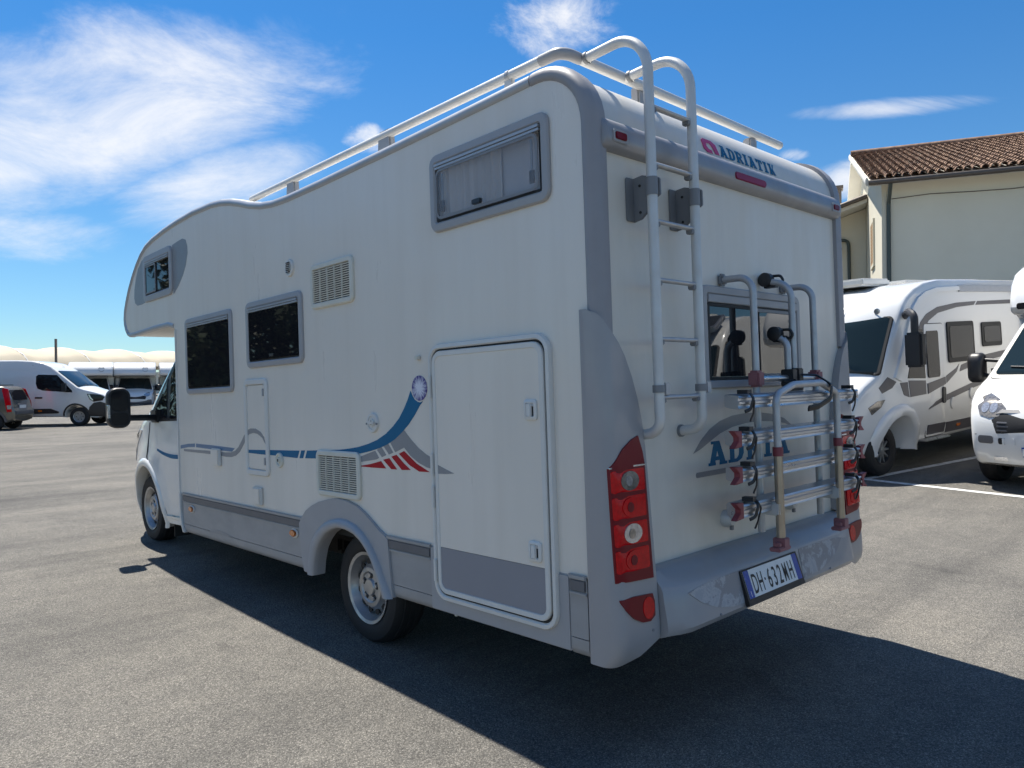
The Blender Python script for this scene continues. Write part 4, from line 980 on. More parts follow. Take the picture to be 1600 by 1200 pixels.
# ---- ladder
lad = empty('ladder', parent=RV)
LX = (0.240, 0.545); LY = -0.150
for i, x in enumerate(LX):
    tube('ladder_rail', fillet([(x + 0.005, 0.20, 2.862), (x, LY, 2.872), (x, LY, 1.235), (x, YR - 0.004, 1.222)], [0, 0.175, 0.095, 0], 14), 0.0215, 'tube_white', lad, 16)
    lathe('clamp', [(-0.008, 0.0262), (0.008, 0.0262)], (x + 0.005, 0.172, 2.863), 'bracket_grey', lad, 'y', 18)
    lathe('rail_cap', [(0.0, 0.027), (0.012, 0.027), (0.012, 0.0)], (x, YR, 1.222), 'bracket_grey', lad, 'y', 16, -1)
    xx = x + 0.026
    P = [(YR, 2.105), (YR, 2.287), (-0.085, 2.292), (-0.150, 2.272), (-0.174, 2.262), (-0.174, 2.195), (-0.150, 2.185), (-0.115, 2.14), (-0.08, 2.112)]
    st = plate('standoff', P, lambda a, b, d: (xx + d, a, b), -0.006, 0.006, 'bracket_grey', lad, bevel=0.003)
    plate('standoff_flange', rrect(xx - 0.055, xx + 0.01, 2.105, 2.287, 0.01), Q, 0.0, 0.008, 'bracket_grey', st, bevel=0.003)
    tube('standoff_wrap', [(x, LY, 2.192), (x, LY, 2.265)], 0.0245, 'bracket_grey', st, 16)
    for z in (2.14, 2.25): plate('screw', ell(-0.075, z, 0.006, 0.006, 8), lambda a, b, d: (xx + d, a, b), -0.009, 0.009, 'dark_grille', st)
    tube('clamp_ring', [(x, LY, 1.395), (x, LY, 1.425)], 0.0265, 'bracket_grey', lad, 16)
    box('clamp_bolt', (x + 0.042, LY - 0.004, 1.41), (0.036, 0.022, 0.05), 'tube_grey', lad, bevel=0.004)
for z in (2.56, 2.325, 2.092, 1.853, 1.612, 1.375):
    tube('rung', [(LX[0] + 0.012, LY + 0.006, z), (LX[1] - 0.012, LY + 0.006, z)], 0.0125, 'tube_grey', lad, 12, flat=(0.8, 1.15))
    for x, sg in ((LX[0], 1), (LX[1], -1)):
        box('rung_bracket', (x + sg * 0.030, LY + 0.008, z - 0.012), (0.026, 0.030, 0.024), 'bracket_grey', lad, bevel=0.004)

# ---- bike carrier, folded up
bk = empty('bike_carrier', parent=RV)
PX = (0.915, 1.515); PY = -0.205; UX = (0.862, 1.478); UY = -0.325
for x in PX:
    tube('post', fillet([(x, YR - 0.02, 1.915), (x, PY, 1.912), (x, PY, 0.74)], [0, 0.075, 0], 10), 0.0165, 'tube_grey', bk, 14)
    box('wall_hook', (x, YR - 0.014, 1.915), (0.05, 0.028, 0.058), 'bracket_grey', bk, bevel=0.010)
    box('cross_clamp', (x, PY, 1.44), (0.062, 0.056, 0.076), 'faded_red', bk, bevel=0.010)
tube('cross_bar', [(PX[0], PY, 1.44), (PX[1], PY, 1.44)], 0.0155, 'alu', bk, 14)
tube('bike_arm', fillet([(1.285, PY, 1.45), (1.285, PY, 1.90), (1.285, -0.07, 1.935)], [0, 0.11, 0], 10), 0.0165, 'tube_grey', bk, 14)
tube('bike_arm', fillet([(1.225, PY, 1.45), (1.225, PY, 1.625), (1.225, -0.12, 1.655)], [0, 0.06, 0], 8), 0.0165, 'tube_grey', bk, 14)
def clampblk(c, r):
    V, F = geo_join([latheg([(-0.018, r), (-0.022, r * 0.8), (-0.022, 0)], c, 'x', 16), latheg([(-0.018, r), (0.018, r), (0.022, r * 0.8), (0.022, 0)], c, 'x', 16), boxg((c[0] + 0.01, c[1] - 0.02, c[2] - r * 0.75), (0.035, 0.06, 0.03)), tubeg(fillet([(c[0] + 0.03, c[1] + 0.02, c[2] + r * 0.6), (c[0] + 0.035, c[1] - 0.06, c[2] + r * 0.5), (c[0] + 0.035, c[1] - 0.08, c[2] - r * 0.5), (c[0] + 0.03, c[1] - 0.01, c[2] - r * 0.9)], 0.02, 5), 0.007, 8)])
    mesh('frame_clamp', V, F, 'black_plastic', bk, smooth=45)
clampblk((1.285, -0.075, 1.940), 0.036); clampblk((1.225, -0.145, 1.660), 0.036)
V, F = geo_join([boxg((1.225, PY - 0.004, 1.44), (0.05, 0.062, 0.085)), boxg((1.288, PY - 0.004, 1.44), (0.05, 0.062, 0.095)), boxg((1.25, PY - 0.02, 1.392), (0.12, 0.03, 0.03)), latheg([(-0.03, 0.020), (0.03, 0.020), (0.032, 0.0)], (1.165, PY - 0.03, 1.415), 'y', 14)])
mesh('pivot_block', V, F, 'black_plastic', bk, bevel=0.004)
# channels
RZ = (1.345, 1.187, 1.037, 0.887); X0, X1 = 0.590, 1.800; RY = -0.262
sec = [(0.030, 0.026), (0.022, 0.031), (-0.018, 0.026), (-0.036, 0.024), (-0.040, 0.016), (-0.034, 0.012), (-0.034, 0.002), (-0.040, -0.002), (-0.040, -0.012), (-0.034, -0.016), (-0.034, -0.022), (-0.038, -0.030), (-0.020, -0.032), (0.02, -0.026), (0.030, -0.020)]
for k_, z in enumerate(RZ):
    dx = (0.0, 0.012, 0.018, 0.024)[k_]
    V = [(x, RY + a, z + b) for x in (X0 - dx * 0.5, X1 + dx) for a, b in sec]; n = len(sec)
    F = [(i, (i + 1) % n, n + (i + 1) % n, n + i) for i in range(n)] + [tuple(range(n)), tuple(range(n, 2 * n))]
    ch = mesh('wheel_channel', V, F, 'alu', bk, smooth=30)
    if k_ > 0:
        for x, sg in ((X0 - dx * 0.5, -1), (X1 + dx, 1)):
            P = [(x - sg * 0.018, z - 0.033), (x + sg * 0.030, z - 0.037), (x + sg * 0.048, z - 0.037), (x + sg * 0.010, z - 0.008), (x + sg * 0.010, z + 0.008), (x + sg * 0.048, z + 0.037), (x + sg * 0.030, z + 0.037), (x - sg * 0.018, z + 0.033)]
            plate('end_cap', P, lambda a, b, d: (a, RY - d, b), 0.014, 0.041, 'red_plastic', ch, bevel=0.002)
    else:
        box('end_cap', (X1 + 0.01, RY, z), (0.02, 0.06, 0.05), 'red_plastic', ch, bevel=0.004)
    for x in (X0 + 0.085 + dx * 0.3, X1 - 0.085):
        tw = random.uniform(-0.012, 0.012)
        path = fillet([(x - 0.012, RY - 0.002, z + 0.036), (x - 0.006 + tw, RY - 0.048, z + 0.040), (x + 0.012 + tw, RY - 0.060, z), (x + 0.006, RY - 0.052, z - 0.055), (x - 0.010, RY - 0.046, z - 0.085)], 0.022, 5)
        g1 = tubeg(path, 0.0115, 8, flat=(0.35, 1.0))
        g2 = tubeg(fillet([(x + 0.004, RY - 0.04, z + 0.036), (x - 0.004, RY - 0.062, z + 0.010), (x - 0.012, RY - 0.050, z - 0.036), (x - 0.040, RY - 0.040, z - 0.044)], 0.02, 5), 0.008, 8, flat=(0.45, 1.0))
        g3 = boxg((x - 0.016, RY - 0.026, z + 0.040), (0.034, 0.050, 0.018), Matrix.Rotation(tw * 8, 3, 'Z'))
        V, F = geo_join([g1, g2, g3]); mesh('ratchet_strap', V, F, 'black_plastic', ch, smooth=45)
# front hoop: light upper tube, bronze telescopic legs
tube('hoop', fillet([(UX[0], UY, 1.11), (UX[0], UY, 1.365), (1.03, UY, 1.408), (1.31, UY, 1.412), (UX[1], UY, 1.362), (UX[1], UY, 1.11)], [0, 0.055, 0.12, 0.12, 0.055, 0], 8), 0.0165, 'tube_grey', bk, 14)
for x in UX:
    tube('telescopic_leg', [(x, UY, 1.125), (x, UY, 0.715)], 0.0195, 'tube_bronze', bk, 16)
    tube('collar', [(x, UY, 1.095), (x, UY, 1.135)], 0.0225, 'red_plastic', bk, 16)
    V, F = geo_join([boxg((x, UY, 0.712), (0.050, 0.056, 0.048)), boxg((x - 0.018, UY - 0.004, 0.692), (0.105, 0.05, 0.018)), boxg((x - 0.04, UY - 0.004, 0.710), (0.03, 0.03, 0.02))])
    mesh('foot_clamp', V, F, 'faded_red', bk, bevel=0.004)
    box('arm_bracket', (x, (UY - 0.145) / 2, 0.862), (0.048, 0.20, 0.058), 'tube_white', bk, bevel=0.006)
    lathe('screw', [(0, 0.008), (0.004, 0.007), (0.005, 0)], (x, -0.336, 0.862), 'dark_grille', bk, 'y', 10, -1)
    tube('arm_tube', fillet([(x + 0.004, -0.16, 0.86), (x + 0.008, -0.12, 0.835), (x + 0.014, -0.07, 0.793), (x + 0.02, YR - 0.015, 0.788)], 0.03, 6), 0.0185, 'tube_grey', bk, 12)
    lathe('wall_mount', [(0.0, 0.040), (0.018, 0.040), (0.030, 0.032), (0.046, 0.028), (0.048, 0)], (x + 0.02, YR, 0.788), 'tube_white', bk, 'y', 18, -1)
    box('mount_bolt', (x + 0.03, YR - 0.03, 0.748), (0.014, 0.014, 0.024), 'bracket_grey', bk)
# one long strap tying the hoop to the pivot
V, F = tubeg(fillet([(1.30, PY - 0.03, 1.455), (1.355, -0.285, 1.45), (1.372, -0.352, 1.40), (1.345, -0.356, 1.335), (1.26, -0.335, 1.300), (1.20, -0.312, 1.292)], 0.03, 6), 0.016, 8, flat=(0.35, 1.0))
mesh('tie_strap', V, F, 'black_plastic', bk, smooth=45)

# ---- wheels, chassis
wheel('wheel', (0.095, 1.868, 0.300), 0.322, 0.215, RV, -1)
wheel('wheel', (WB - 0.095, 1.868, 0.300), 0.322, 0.215, RV, 1)
wheel('wheel', (0.150, 5.835, 0.398), 0.320, 0.215, RV, -1)
wheel('wheel', (WB - 0.150, 5.835, 0.398), 0.320, 0.215, RV, 1)
box('chassis', (WB / 2, 2.9, 0.52), (1.3, 5.4, 0.22), 'underbody', RV)
box('floor', (WB / 2, 2.28, 0.69), (WB - 0.10, 4.5, 0.06), 'underbody', RV)
box('wheel_box', (0.42, 1.88, 0.64), (0.70, 0.80, 0.10), 'underbody', RV)
box('waste_tank', (1.0, 3.3, 0.40), (1.0, 0.9, 0.22), 'underbody', RV, bevel=0.03)
box('mud_flap', (0.36, 5.36, 0.34), (0.30, 0.02, 0.34), 'black_rubber', RV)
tube('axle', [(0.2, 1.868, 0.30), (WB - 0.2, 1.868, 0.30)], 0.05, 'underbody', RV)
tube('exhaust', fillet([(0.75, 3.0, 0.34), (0.62, 1.2, 0.33), (0.28, 0.78, 0.31)], 0.2, 6), 0.03, 'tube_bronze', RV)
tube('drain_pipe', [(0.10, 1.03, 0.40), (0.10, 1.03, 0.30)], 0.010, 'frame_white', RV, 8)
tube('drain_pipe', [(0.30, 3.2, 0.34), (0.30, 3.2, 0.24)], 0.012, 'pipe_green', RV, 8)

# ---- cab
CX = WB / 2
cab_hw_tab = [(0.30, 0.955), (0.45, 1.0), (0.70, 1.025), (0.95, 1.03), (1.15, 1.01), (1.28, 1.0), (1.6, 0.965), (1.95, 0.905), (2.2, 0.86)]
def cab_hw(y, z):
    w = interp(cab_hw_tab, z)
    if y > 5.9: w -= 0.30 * (y - 5.9) ** 2
    da = math.hypot(y - 5.835, z - 0.398)            # flared front wing
    if da < 0.62: w += 0.022 * min(1.0, (0.62 - da) / 0.12)
    return w
def cab_warp(x, y, z):
    k_ = 0.10 * max(0.0, min(1.0, (y - 4.9) / 1.2)); return (x + CX, y - k_ * x * x, z)
cp = [(4.50, 0.33), (5.30, 0.30)] + arch(5.835, 0.398, 0.425, 194, -14, 16) + [(6.40, 0.32), (6.58, 0.38), (6.64, 0.55), (6.64, 0.75), (6.60, 0.92), (6.50, 1.06), (6.30, 1.17), (6.05, 1.255), (5.92, 1.29), (5.80, 1.37), (5.60, 1.53), (5.40, 1.69), (5.20, 1.85), (5.06, 1.96), (4.90, 2.04), (4.70, 2.10), (4.50, 2.13)]
CAB = shell('cab', cp, cab_hw, 'cab_white', RV, r=0.05, nx=10, spacing=0.10, warp=cab_warp)
cm = side_map(cab_hw, -1, cab_warp)
DR = plate('cab_door', [[(4.60, 0.42), (5.30, 0.40), (5.40, 0.52), (5.45, 0.66), (5.56, 0.80), (5.70, 0.90), (5.74, 1.10), (5.70, 1.245), (4.60, 1.265)]], cm, -0.01, 0.006, 'cab_white', CAB, spacing=0.08)
plate('door_gap', [[(5.735, 0.88), (5.775, 0.91), (5.80, 1.10), (5.785, 1.24), (5.765, 1.24), (5.78, 1.10), (5.755, 0.92), (5.73, 0.895)]], cm, -0.004, 0.0024, 'black_rubber', CAB)
plate('window_surround', [[(4.58, 1.262), (5.62, 1.238), (5.74, 1.28), (5.70, 1.36), (5.22, 1.78), (5.06, 1.91), (4.58, 2.02)]], cm, -0.01, 0.004, 'black_plastic', CAB, spacing=0.08)
plate('door_glass', [[(4.60, 1.29), (5.18, 1.276), (5.24, 1.67), (5.06, 1.86), (4.60, 1.98)]], cm, -0.004, 0.008, 'glass_dark', DR, spacing=0.08)
plate('quarter_glass', [[(5.27, 1.284), (5.585, 1.278), (5.64, 1.34), (5.32, 1.64)]], cm, -0.004, 0.008, 'glass_dark', DR, spacing=0.08)
hd = plate('door_handle', [rrect(4.74, 4.82, 1.02, 1.22, 0.03)], cm, 0.0, 0.030, 'black_plastic', DR, bevel=0.008)
up_ = [(4.64 + 0.84 * i / 16, 0.958 + 0.040 * ((i - 7) / 9.0) ** 2) for i in range(17)]
plate('decal', [up_ + [(y, z - 0.036 + 0.018 * max(0, i - 8) / 8) for i, (y, z) in reversed(list(enumerate(up_)))]], cm, 0.004, 0.0085, 'decal_blue', DR, spacing=0.06, smooth=0)
sill = plate('sill', [[(4.56, 0.33), (5.32, 0.315), (5.36, 0.385), (4.56, 0.40)]], cm, -0.01, 0.014, 'cab_white', CAB, spacing=0.08)
# wing flare round the front wheel
V = []; cyw, czw = 5.835, 0.398
for i in range(29):
    t = R(200 - i * (220 / 28))
    for rr_, d in ((0.500, 0.0), (0.485, 0.016), (0.450, 0.022), (0.428, 0.018), (0.420, 0.0), (0.420, -0.10)):
        y, z = cyw + rr_ * math.cos(t), czw + rr_ * math.sin(t); V.append(cm(y, max(z, 0.26), d))
F = [(i * 6 + j, i * 6 + j + 1, (i + 1) * 6 + j + 1, (i + 1) * 6 + j) for i in range(28) for j in range(5)]
mesh('wing_flare', V, F, 'cab_white', CAB, smooth=60)
plate('front_wheel_liner', [arch(5.835, 0.398, 0.40, 200, -20, 16)], cm, -0.34, -0.30, 'underbody', CAB)
wsm = lambda a, b, d: cab_warp(a * (1 - 0.08 * b), 5.90 - 0.86 * b, 1.305 + 0.655 * b + 0.012 + d)
plate('windscreen', [rrect(-0.90, 0.90, 0.03, 0.97, 0.05)], wsm, 0.0, 0.006, 'glass_screen', CAB, spacing=0.2)
for s in (-1, 1):
    hm = side_map(cab_hw, s, cab_warp)
    plate('headlight', [[(6.42, 0.84), (6.30, 0.95), (6.10, 1.10), (6.02, 1.16), (6.12, 1.17), (6.30, 1.11), (6.46, 1.02), (6.52, 0.90)]], hm, -0.02, 0.006, 'lens_clear', CAB, spacing=0.06)
# mirrors
def mirror(s):
    e = empty('wing_mirror', parent=RV)
    X = lambda x: CX + s * x
    x0 = CX + 0.228   # distance of mirror head from the centre line
    V = []
    ring = rrect(-0.095, 0.095, -0.18, 0.18, 0.075, 6)
    for d, sc in ((0.0, 0.94), (0.02, 1.0), (0.08, 0.97), (0.13, 0.82), (0.155, 0.5)):
        V += [(X(x0 + 0.035 + a * sc), 5.25 + d, 1.390 + b * sc) for a, b in ring]
    n = len(ring); F = [(i * n + j, i * n + (j + 1) % n, (i + 1) * n + (j + 1) % n, (i + 1) * n + j) for i in range(4) for j in range(n)] + [tuple(range(n)), tuple(range(4 * n, 5 * n))]
    mesh('housing', V, F, 'black_plastic', e, smooth=50)
    mm = lambda a, b, d: (X(x0 + 0.035 + a), 5.25 - d, 1.390 + b)
    plate('mirror_glass', rrect(-0.07, 0.07, -0.03, 0.15, 0.045), mm, -0.004, 0.004, 'glass_dark', e)
    plate('wide_angle_glass', rrect(-0.07, 0.07, -0.15, -0.045, 0.035), mm, -0.004, 0.004, 'glass_dark', e)
    plate('indicator', rrect(0.078, 0.098, -0.09, 0.03, 0.008), mm, -0.03, 0.008, 'lens_clear', e, bevel=0.004)
    V, F = geo_join([tubeg([(X(x0 - 0.03), 5.30, 1.30), (X(0.99), 5.47, 1.285)], 0.032, 10, flat=(1.0, 0.8)), boxg((X(1.005), 5.50, 1.30), (0.07, 0.16, 0.12))])
    mesh('arm', V, F, 'black_plastic', e, bevel=0.01)
mirror(-1); mirror(1)

# ------------------------------------------------------------------ parked vehicles on the right
def cap_front(tab, warp):
    return lambda a, b, d: warp(a, interp(tab, b) + d, b)

def ducato_cab(t, full=True, dark_bumper=False):
    """front part of a cab-chassis van; local frame: front axle at y = 0, ground z = 0"""
    tab = [(0.30, 0.965), (0.45, 1.0), (0.70, 1.02), (0.95, 1.025), (1.15, 1.01), (1.28, 0.985), (1.6, 0.90), (1.95, 0.81), (2.2, 0.76)]
    def hw(y, z):
        w = interp(tab, z)
        if y > 0.05: w -= 0.26 * (y - 0.05) ** 2
        da = math.hypot(y, z - 0.34)
        if da < 0.62: w += 0.022 * min(1.0, (0.62 - da) / 0.12)
        return w
    def wp(x, y, z):
        k_ = 0.12 * max(0.0, min(1.0, (y + 0.9) / 1.2)); return (x, y - k_ * x * x, z)
    P = [(-1.3, 0.30), (-0.54, 0.28)] + arch(0, 0.34, 0.425, 190, -10, 16) + [(0.60, 0.27), (0.76, 0.32), (0.84, 0.45), (0.86, 0.60), (0.85, 0.78), (0.80, 0.90), (0.70, 1.02), (0.50, 1.12), (0.24, 1.21), (0.10, 1.25), (-0.02, 1.33), (-0.22, 1.50), (-0.42, 1.66), (-0.62, 1.83), (-0.76, 1.94), (-0.95, 2.02), (-1.3, 2.07)]
    cab = shell('cab', P, hw, 'car_white', t, r=0.06, nx=12, spacing=0.16, warp=wp)
    ft = [(0.30, 0.72), (0.32, 0.76), (0.45, 0.84), (0.60, 0.86), (0.78, 0.85), (0.90, 0.80), (1.02, 0.70), (1.12, 0.50), (1.21, 0.24)]
    fm = cap_front(ft, wp)
    ws = lambda a, b, d: wp(a * (1 - 0.15 * b), 0.10 - 0.84 * b, 1.262 + 0.655 * b + 0.014 + d)
    plate('windscreen', [rrect(-0.88, 0.88, 0.02, 0.97, 0.06)], ws, 0.0, 0.006, 'glass_screen', cab, spacing=0.16)
    plate('screen_surround', [rrect(-0.92, 0.92, -0.04, 1.0, 0.06)], ws, -0.02, 0.0, 'black_plastic', cab, spacing=0.16, holes=[rrect(-0.875, 0.875, 0.03, 0.965, 0.06)])
    if full:
        for x0, x1 in ((-0.62, 0.05), (0.10, 0.72)):
            tube('wiper', [ws(x0, 0.06, 0.02), ws((x0 + x1) / 2, 0.10, 0.03), ws(x1, 0.13, 0.02)], 0.010, 'black_plastic', cab, 6)
    plate('grille', [[(-0.60, 0.82), (-0.54, 0.67), (0.54, 0.67), (0.60, 0.82), (0.50, 0.89), (-0.50, 0.89)]], fm, -0.02, 0.008, 'dark_grille', cab, spacing=0.08)
    if full:
        for z in (0.705, 0.75, 0.795): plate('grille_bar', [rrect(-0.53, 0.53, z - 0.008, z + 0.008, 0.003)], fm, 0.0, 0.020, 'charcoal', cab, spacing=0.08)
        plate('grille_frame', [[(-0.56, 0.885), (-0.50, 0.935), (0.50, 0.935), (0.56, 0.885), (0.48, 0.902), (-0.48, 0.902)]], fm, -0.02, 0.018, 'charcoal', cab, spacing=0.08)
        plate('lower_intake', [rrect(-0.52, 0.52, 0.55, 0.62, 0.02)], fm, -0.02, 0.006, 'dark_grille', cab, spacing=0.08)
        for q in range(9): plate('intake_bar', [rrect(-0.46 + q * 0.115 - 0.012, -0.46 + q * 0.115 + 0.012, 0.55, 0.62, 0.004)], fm, 0.0, 0.012, 'car_white', cab)
        plate('skid_plate', [rrect(-0.60, 0.60, 0.345, 0.40, 0.02)], fm, -0.02, 0.016, 'alu', cab, spacing=0.08)
        pl = plate('number_plate', [rrect(-0.26, 0.26, 0.42, 0.53, 0.008)], fm, -0.02, 0.014, 'plate_white', cab, spacing=0.08)
        for x in (-0.26, 0.222): plate('plate_band', [rrect(x, x + 0.038, 0.42, 0.53, 0.006)], fm, 0.0, 0.0158, 'plate_blue', pl)
        plate('bonnet_gap', [[(-0.80, 0.962), (-0.55, 0.945), (0.55, 0.945), (0.80, 0.962), (0.55, 0.953), (-0.55, 0.953)]], fm, -0.01, 0.004, 'black_rubber', cab, spacing=0.1)
        plate('bumper_gap', [[(-0.80, 0.652), (0.80, 0.652), (0.80, 0.645), (-0.80, 0.645)]], fm, -0.01, 0.004, 'black_rubber', cab, spacing=0.1)
    for s in (-1, 1):
        sm = side_map(hw, s, wp)
        hp = [(0.66, 0.88), (0.50, 0.90), (0.34, 1.00), (0.22, 1.11), (0.26, 1.135), (0.44, 1.10), (0.58, 1.04), (0.68, 0.96)]
        hl = plate('headlight', [hp], sm, -0.03, 0.006, 'lens_smoke' if full else 'lens_clear', cab, spacing=0.05)
        fp = [(s * a, b) for a, b in ((0.46, 0.95), (0.52, 0.86), (0.64, 0.84), (0.75, 0.87), (0.80, 0.96), (0.79, 1.07), (0.72, 1.10), (0.56, 1.04))]
        hf = plate('headlight', [fp], fm, -0.04, 0.010, 'lens_smoke' if full else 'lens_clear', cab, spacing=0.05)
        if full:
            for q in (0.60, 0.70): plate('lamp_bowl', [ell(s * q, 0.955, 0.046, 0.055, 16)], fm, 0.0, 0.014, 'lens_clear', hf, spacing=0.03)
            plate('fog_recess', [rrect(min(s * 0.58, s * 0.76), max(s * 0.58, s * 0.76), 0.55, 0.64, 0.03)], fm, -0.02, 0.006, 'charcoal', cab, spacing=0.05)
        plate('side_glass', [[(-1.15, 1.26), (-0.25, 1.24), (-0.14, 1.30), (-0.72, 1.82), (-1.15, 1.92)]], sm, -0.01, 0.008, 'glass_dark', cab, spacing=0.1)
        plate('door_handle', [rrect(-1.05, -0.9, 1.0, 1.12, 0.02)], sm, 0.0, 0.025, 'black_plastic', cab)
        # long-arm mirror
        ring = rrect(-0.11, 0.11, -0.19, 0.19, 0.07, 5); V = []
        for d, sc in ((-0.02, 0.95), (0.0, 1.0), (0.06, 0.98), (0.11, 0.8), (0.13, 0.5)):
            V += [(s * (1.26 + a * sc), -0.42 + d, 1.36 + b * sc) for a, b in ring]
        n_ = len(ring); F = [(i * n_ + j, i * n_ + (j + 1) % n_, (i + 1) * n_ + (j + 1) % n_, (i + 1) * n_ + j) for i in range(4) for j in range(n_)] + [tuple(range(n_)), tuple(range(4 * n_, 5 * n_))]
        g = [(V, F), tubeg([(s * 1.17, -0.38, 1.27), (s * 0.95, -0.24, 1.24)], 0.028, 8), tubeg([(s * 1.17, -0.38, 1.46), (s * 0.90, -0.34, 1.44)], 0.024, 8), boxg((s * 0.95, -0.25, 1.29), (0.06, 0.22, 0.14))]
        V, F = geo_join(g); mesh('wing_mirror', V, F, 'black_plastic', t, smooth=50)
        wheel('wheel', (s * 0.99, 0.0, 0.335), 0.335, 0.215, t, s, 'alloy' if full else 'cap')
    if dark_bumper:
        plate('bumper', [rrect(-0.88, 0.88, 0.31, 0.66, 0.05)], fm, -0.03, 0.02, 'charcoal', cab, spacing=0.12)
    return cab, hw, wp

# white low-profile motorhome at the right edge of the picture
LP = empty('motorhome', 'white low-profile motorhome with black grille and long mirrors, cut off by the right edge', 'motorhome', loc=(9.02, 0.05, gz(9.02)), rz=R(81.4))
LP.rotation_euler[0] = -R(3.4); LP.scale = (1, 1, 1.08)
ducato_cab(LP, True)
whw = lambda y, z: 1.10 - 0.05 * max(0, (z - 2.3)) - 0.22 * max(0, y + 1.5) ** 2
shell('body', [(-1.25, 0.45), (-1.25, 1.95), (-1.15, 2.00), (-0.95, 2.0), (-0.78, 2.03), (-0.72, 2.10), (-0.76, 2.22), (-0.90, 2.40), (-1.12, 2.55), (-1.4, 2.64), (-1.8, 2.70), (-5.6, 2.78), (-5.9, 2.60), (-5.9, 0.5), (-3.9, 0.42)], whw, 'car_white', LP, r=0.09, spacing=0.3)
cfm = lambda a, b, d: (a, -0.225 - 0.11 * a * a * 0.5 + d, b)
plate('cap_window', [rrect(-0.88, 0.88, 2.07, 2.15, 0.03)], lambda a, b, d: (a, -0.73 + d, b), -0.10, 0.012, 'glass_dark', LP, spacing=0.15, bevel=0.0)
for s in (-1, 1):
    wheel('wheel', (s * 1.02, -4.04, 0.335), 0.335, 0.215, LP, s, 'alloy')

# large integrated motorhome
AI = empty('motorhome', 'white integrated motorhome with huge windscreen and charcoal swoosh stripes, behind the bike carrier', 'motorhome', loc=(8.70 + 0.15 * 1.06, 2.126 + 0.989 * 1.06, gz(8.86)), rz=R(81.4))
AI.rotation_euler[0] = -R(3.4)
atab = [(0.35, 1.02), (0.6, 1.08), (1.0, 1.10), (1.4, 1.095), (2.3, 1.07), (2.8, 1.03)]
def ahw(y, z):
    w = interp(atab, z)
    if y > -0.3: w -= 0.10 * (y + 0.3) ** 2
    return w
def awp(x, y, z):
    k_ = 0.30 * max(0.0, min(1.0, (y + 1.5) / 1.4)); return (x, y - k_ * x * x, z)
ap = [(-5.7, 0.45), (-3.4, 0.40), (-0.62, 0.36)] + arch(0, 0.36, 0.45, 186, -6, 16) + [(0.68, 0.33), (0.88, 0.40), (0.96, 0.58), (0.95, 0.86), (0.86, 1.10), (0.68, 1.28), (0.44, 1.41), (0.32, 1.60), (0.17, 1.82), (0.03, 2.03), (-0.10, 2.22), (-0.22, 2.36), (-0.42, 2.50), (-0.72, 2.62), (-1.10, 2.71), (-1.6, 2.76), (-2.6, 2.77), (-5.2, 2.77), (-5.6, 2.65), (-5.7, 2.4)]
AB = shell('body', ap, ahw, 'car_white', AI, r=0.06, nx=20, spacing=0.2, warp=awp)
wsA = lambda a, b, d: awp(a * (1 - 0.04 * b), 0.43 - 0.53 * b + d * 0.84, 1.42 + 0.80 * b + d * 0.55)
plate('windscreen', [rrect(-1.035, 1.035, 0.0, 0.98, 0.05)], wsA, 0.018, 0.030, 'glass_screen', AB, spacing=0.12)
sweep('screen_seal', rrect(-1.05, 1.05, -0.012, 0.99, 0.05), [(0.0, -0.01), (0.0, 0.034), (-0.03, 0.034), (-0.03, -0.01)], wsA, 'black_rubber', AB)
# dashboard, seats and steering wheel seen through the glass
box('dashboard', (0, -0.12, 1.26), (1.6, 0.6, 0.22), 'seat_cloth', AB, bevel=0.04)
for x in (-0.5, 0.5): box('seat', (x, -0.95, 1.3), (0.5, 0.22, 0.9), 'seat_cloth', AB, bevel=0.06)
tube('steering_wheel', [(-0.5 + 0.2 * math.cos(2 * PI * i / 20), -0.42 + 0.10 * math.sin(2 * PI * i / 20), 1.50 + 0.17 * math.sin(2 * PI * i / 20)) for i in range(20)], 0.016, 'black_plastic', AB, 8, closed=True)
sA = side_map(ahw, -1, awp)
P_ = lambda pts: [pts]
# nose panels: charcoal scuttle patches, front air slots
for s in (-1, 1):
    q = side_map(ahw, s, awp)
    plate('scuttle_patch', [[(0.28, 1.38), (0.46, 1.24), (0.40, 1.16), (0.20, 1.22), (0.10, 1.30)]], q, -0.02, 0.004, 'decal_charcoal', AB, spacing=0.08)
    plate('headlight', [[(0.66, 0.98), (0.50, 1.06), (0.36, 1.07), (0.44, 0.97), (0.60, 0.88)]], q, -0.02, 0.008, 'lens_smoke', AB, spacing=0.06)
# pillar band sweeping from the bonnet to the roof line
band_o = [(0.16, 1.36), (0.03, 1.60), (-0.12, 1.84), (-0.26, 2.06), (-0.38, 2.22), (-0.54, 2.36), (-0.76, 2.48), (-1.06, 2.57), (-1.5, 2.63), (-2.2, 2.66)]
band_i = [(-2.2, 2.59), (-1.5, 2.56), (-1.12, 2.50), (-0.84, 2.41), (-0.64, 2.29), (-0.50, 2.14), (-0.38, 1.98), (-0.26, 1.77), (-0.12, 1.52), (0.02, 1.30)]
plate('pillar_band', [band_o + band_i], sA, -0.01, 0.028, 'car_white', AB, spacing=0.08, bevel=0.0)
plate('roof_edge', [[(-2.21, 2.67), (-5.5, 2.67), (-5.5, 2.57), (-2.21, 2.57)]], sA, -0.01, 0.022, 'edge_grey', AB, spacing=0.2)
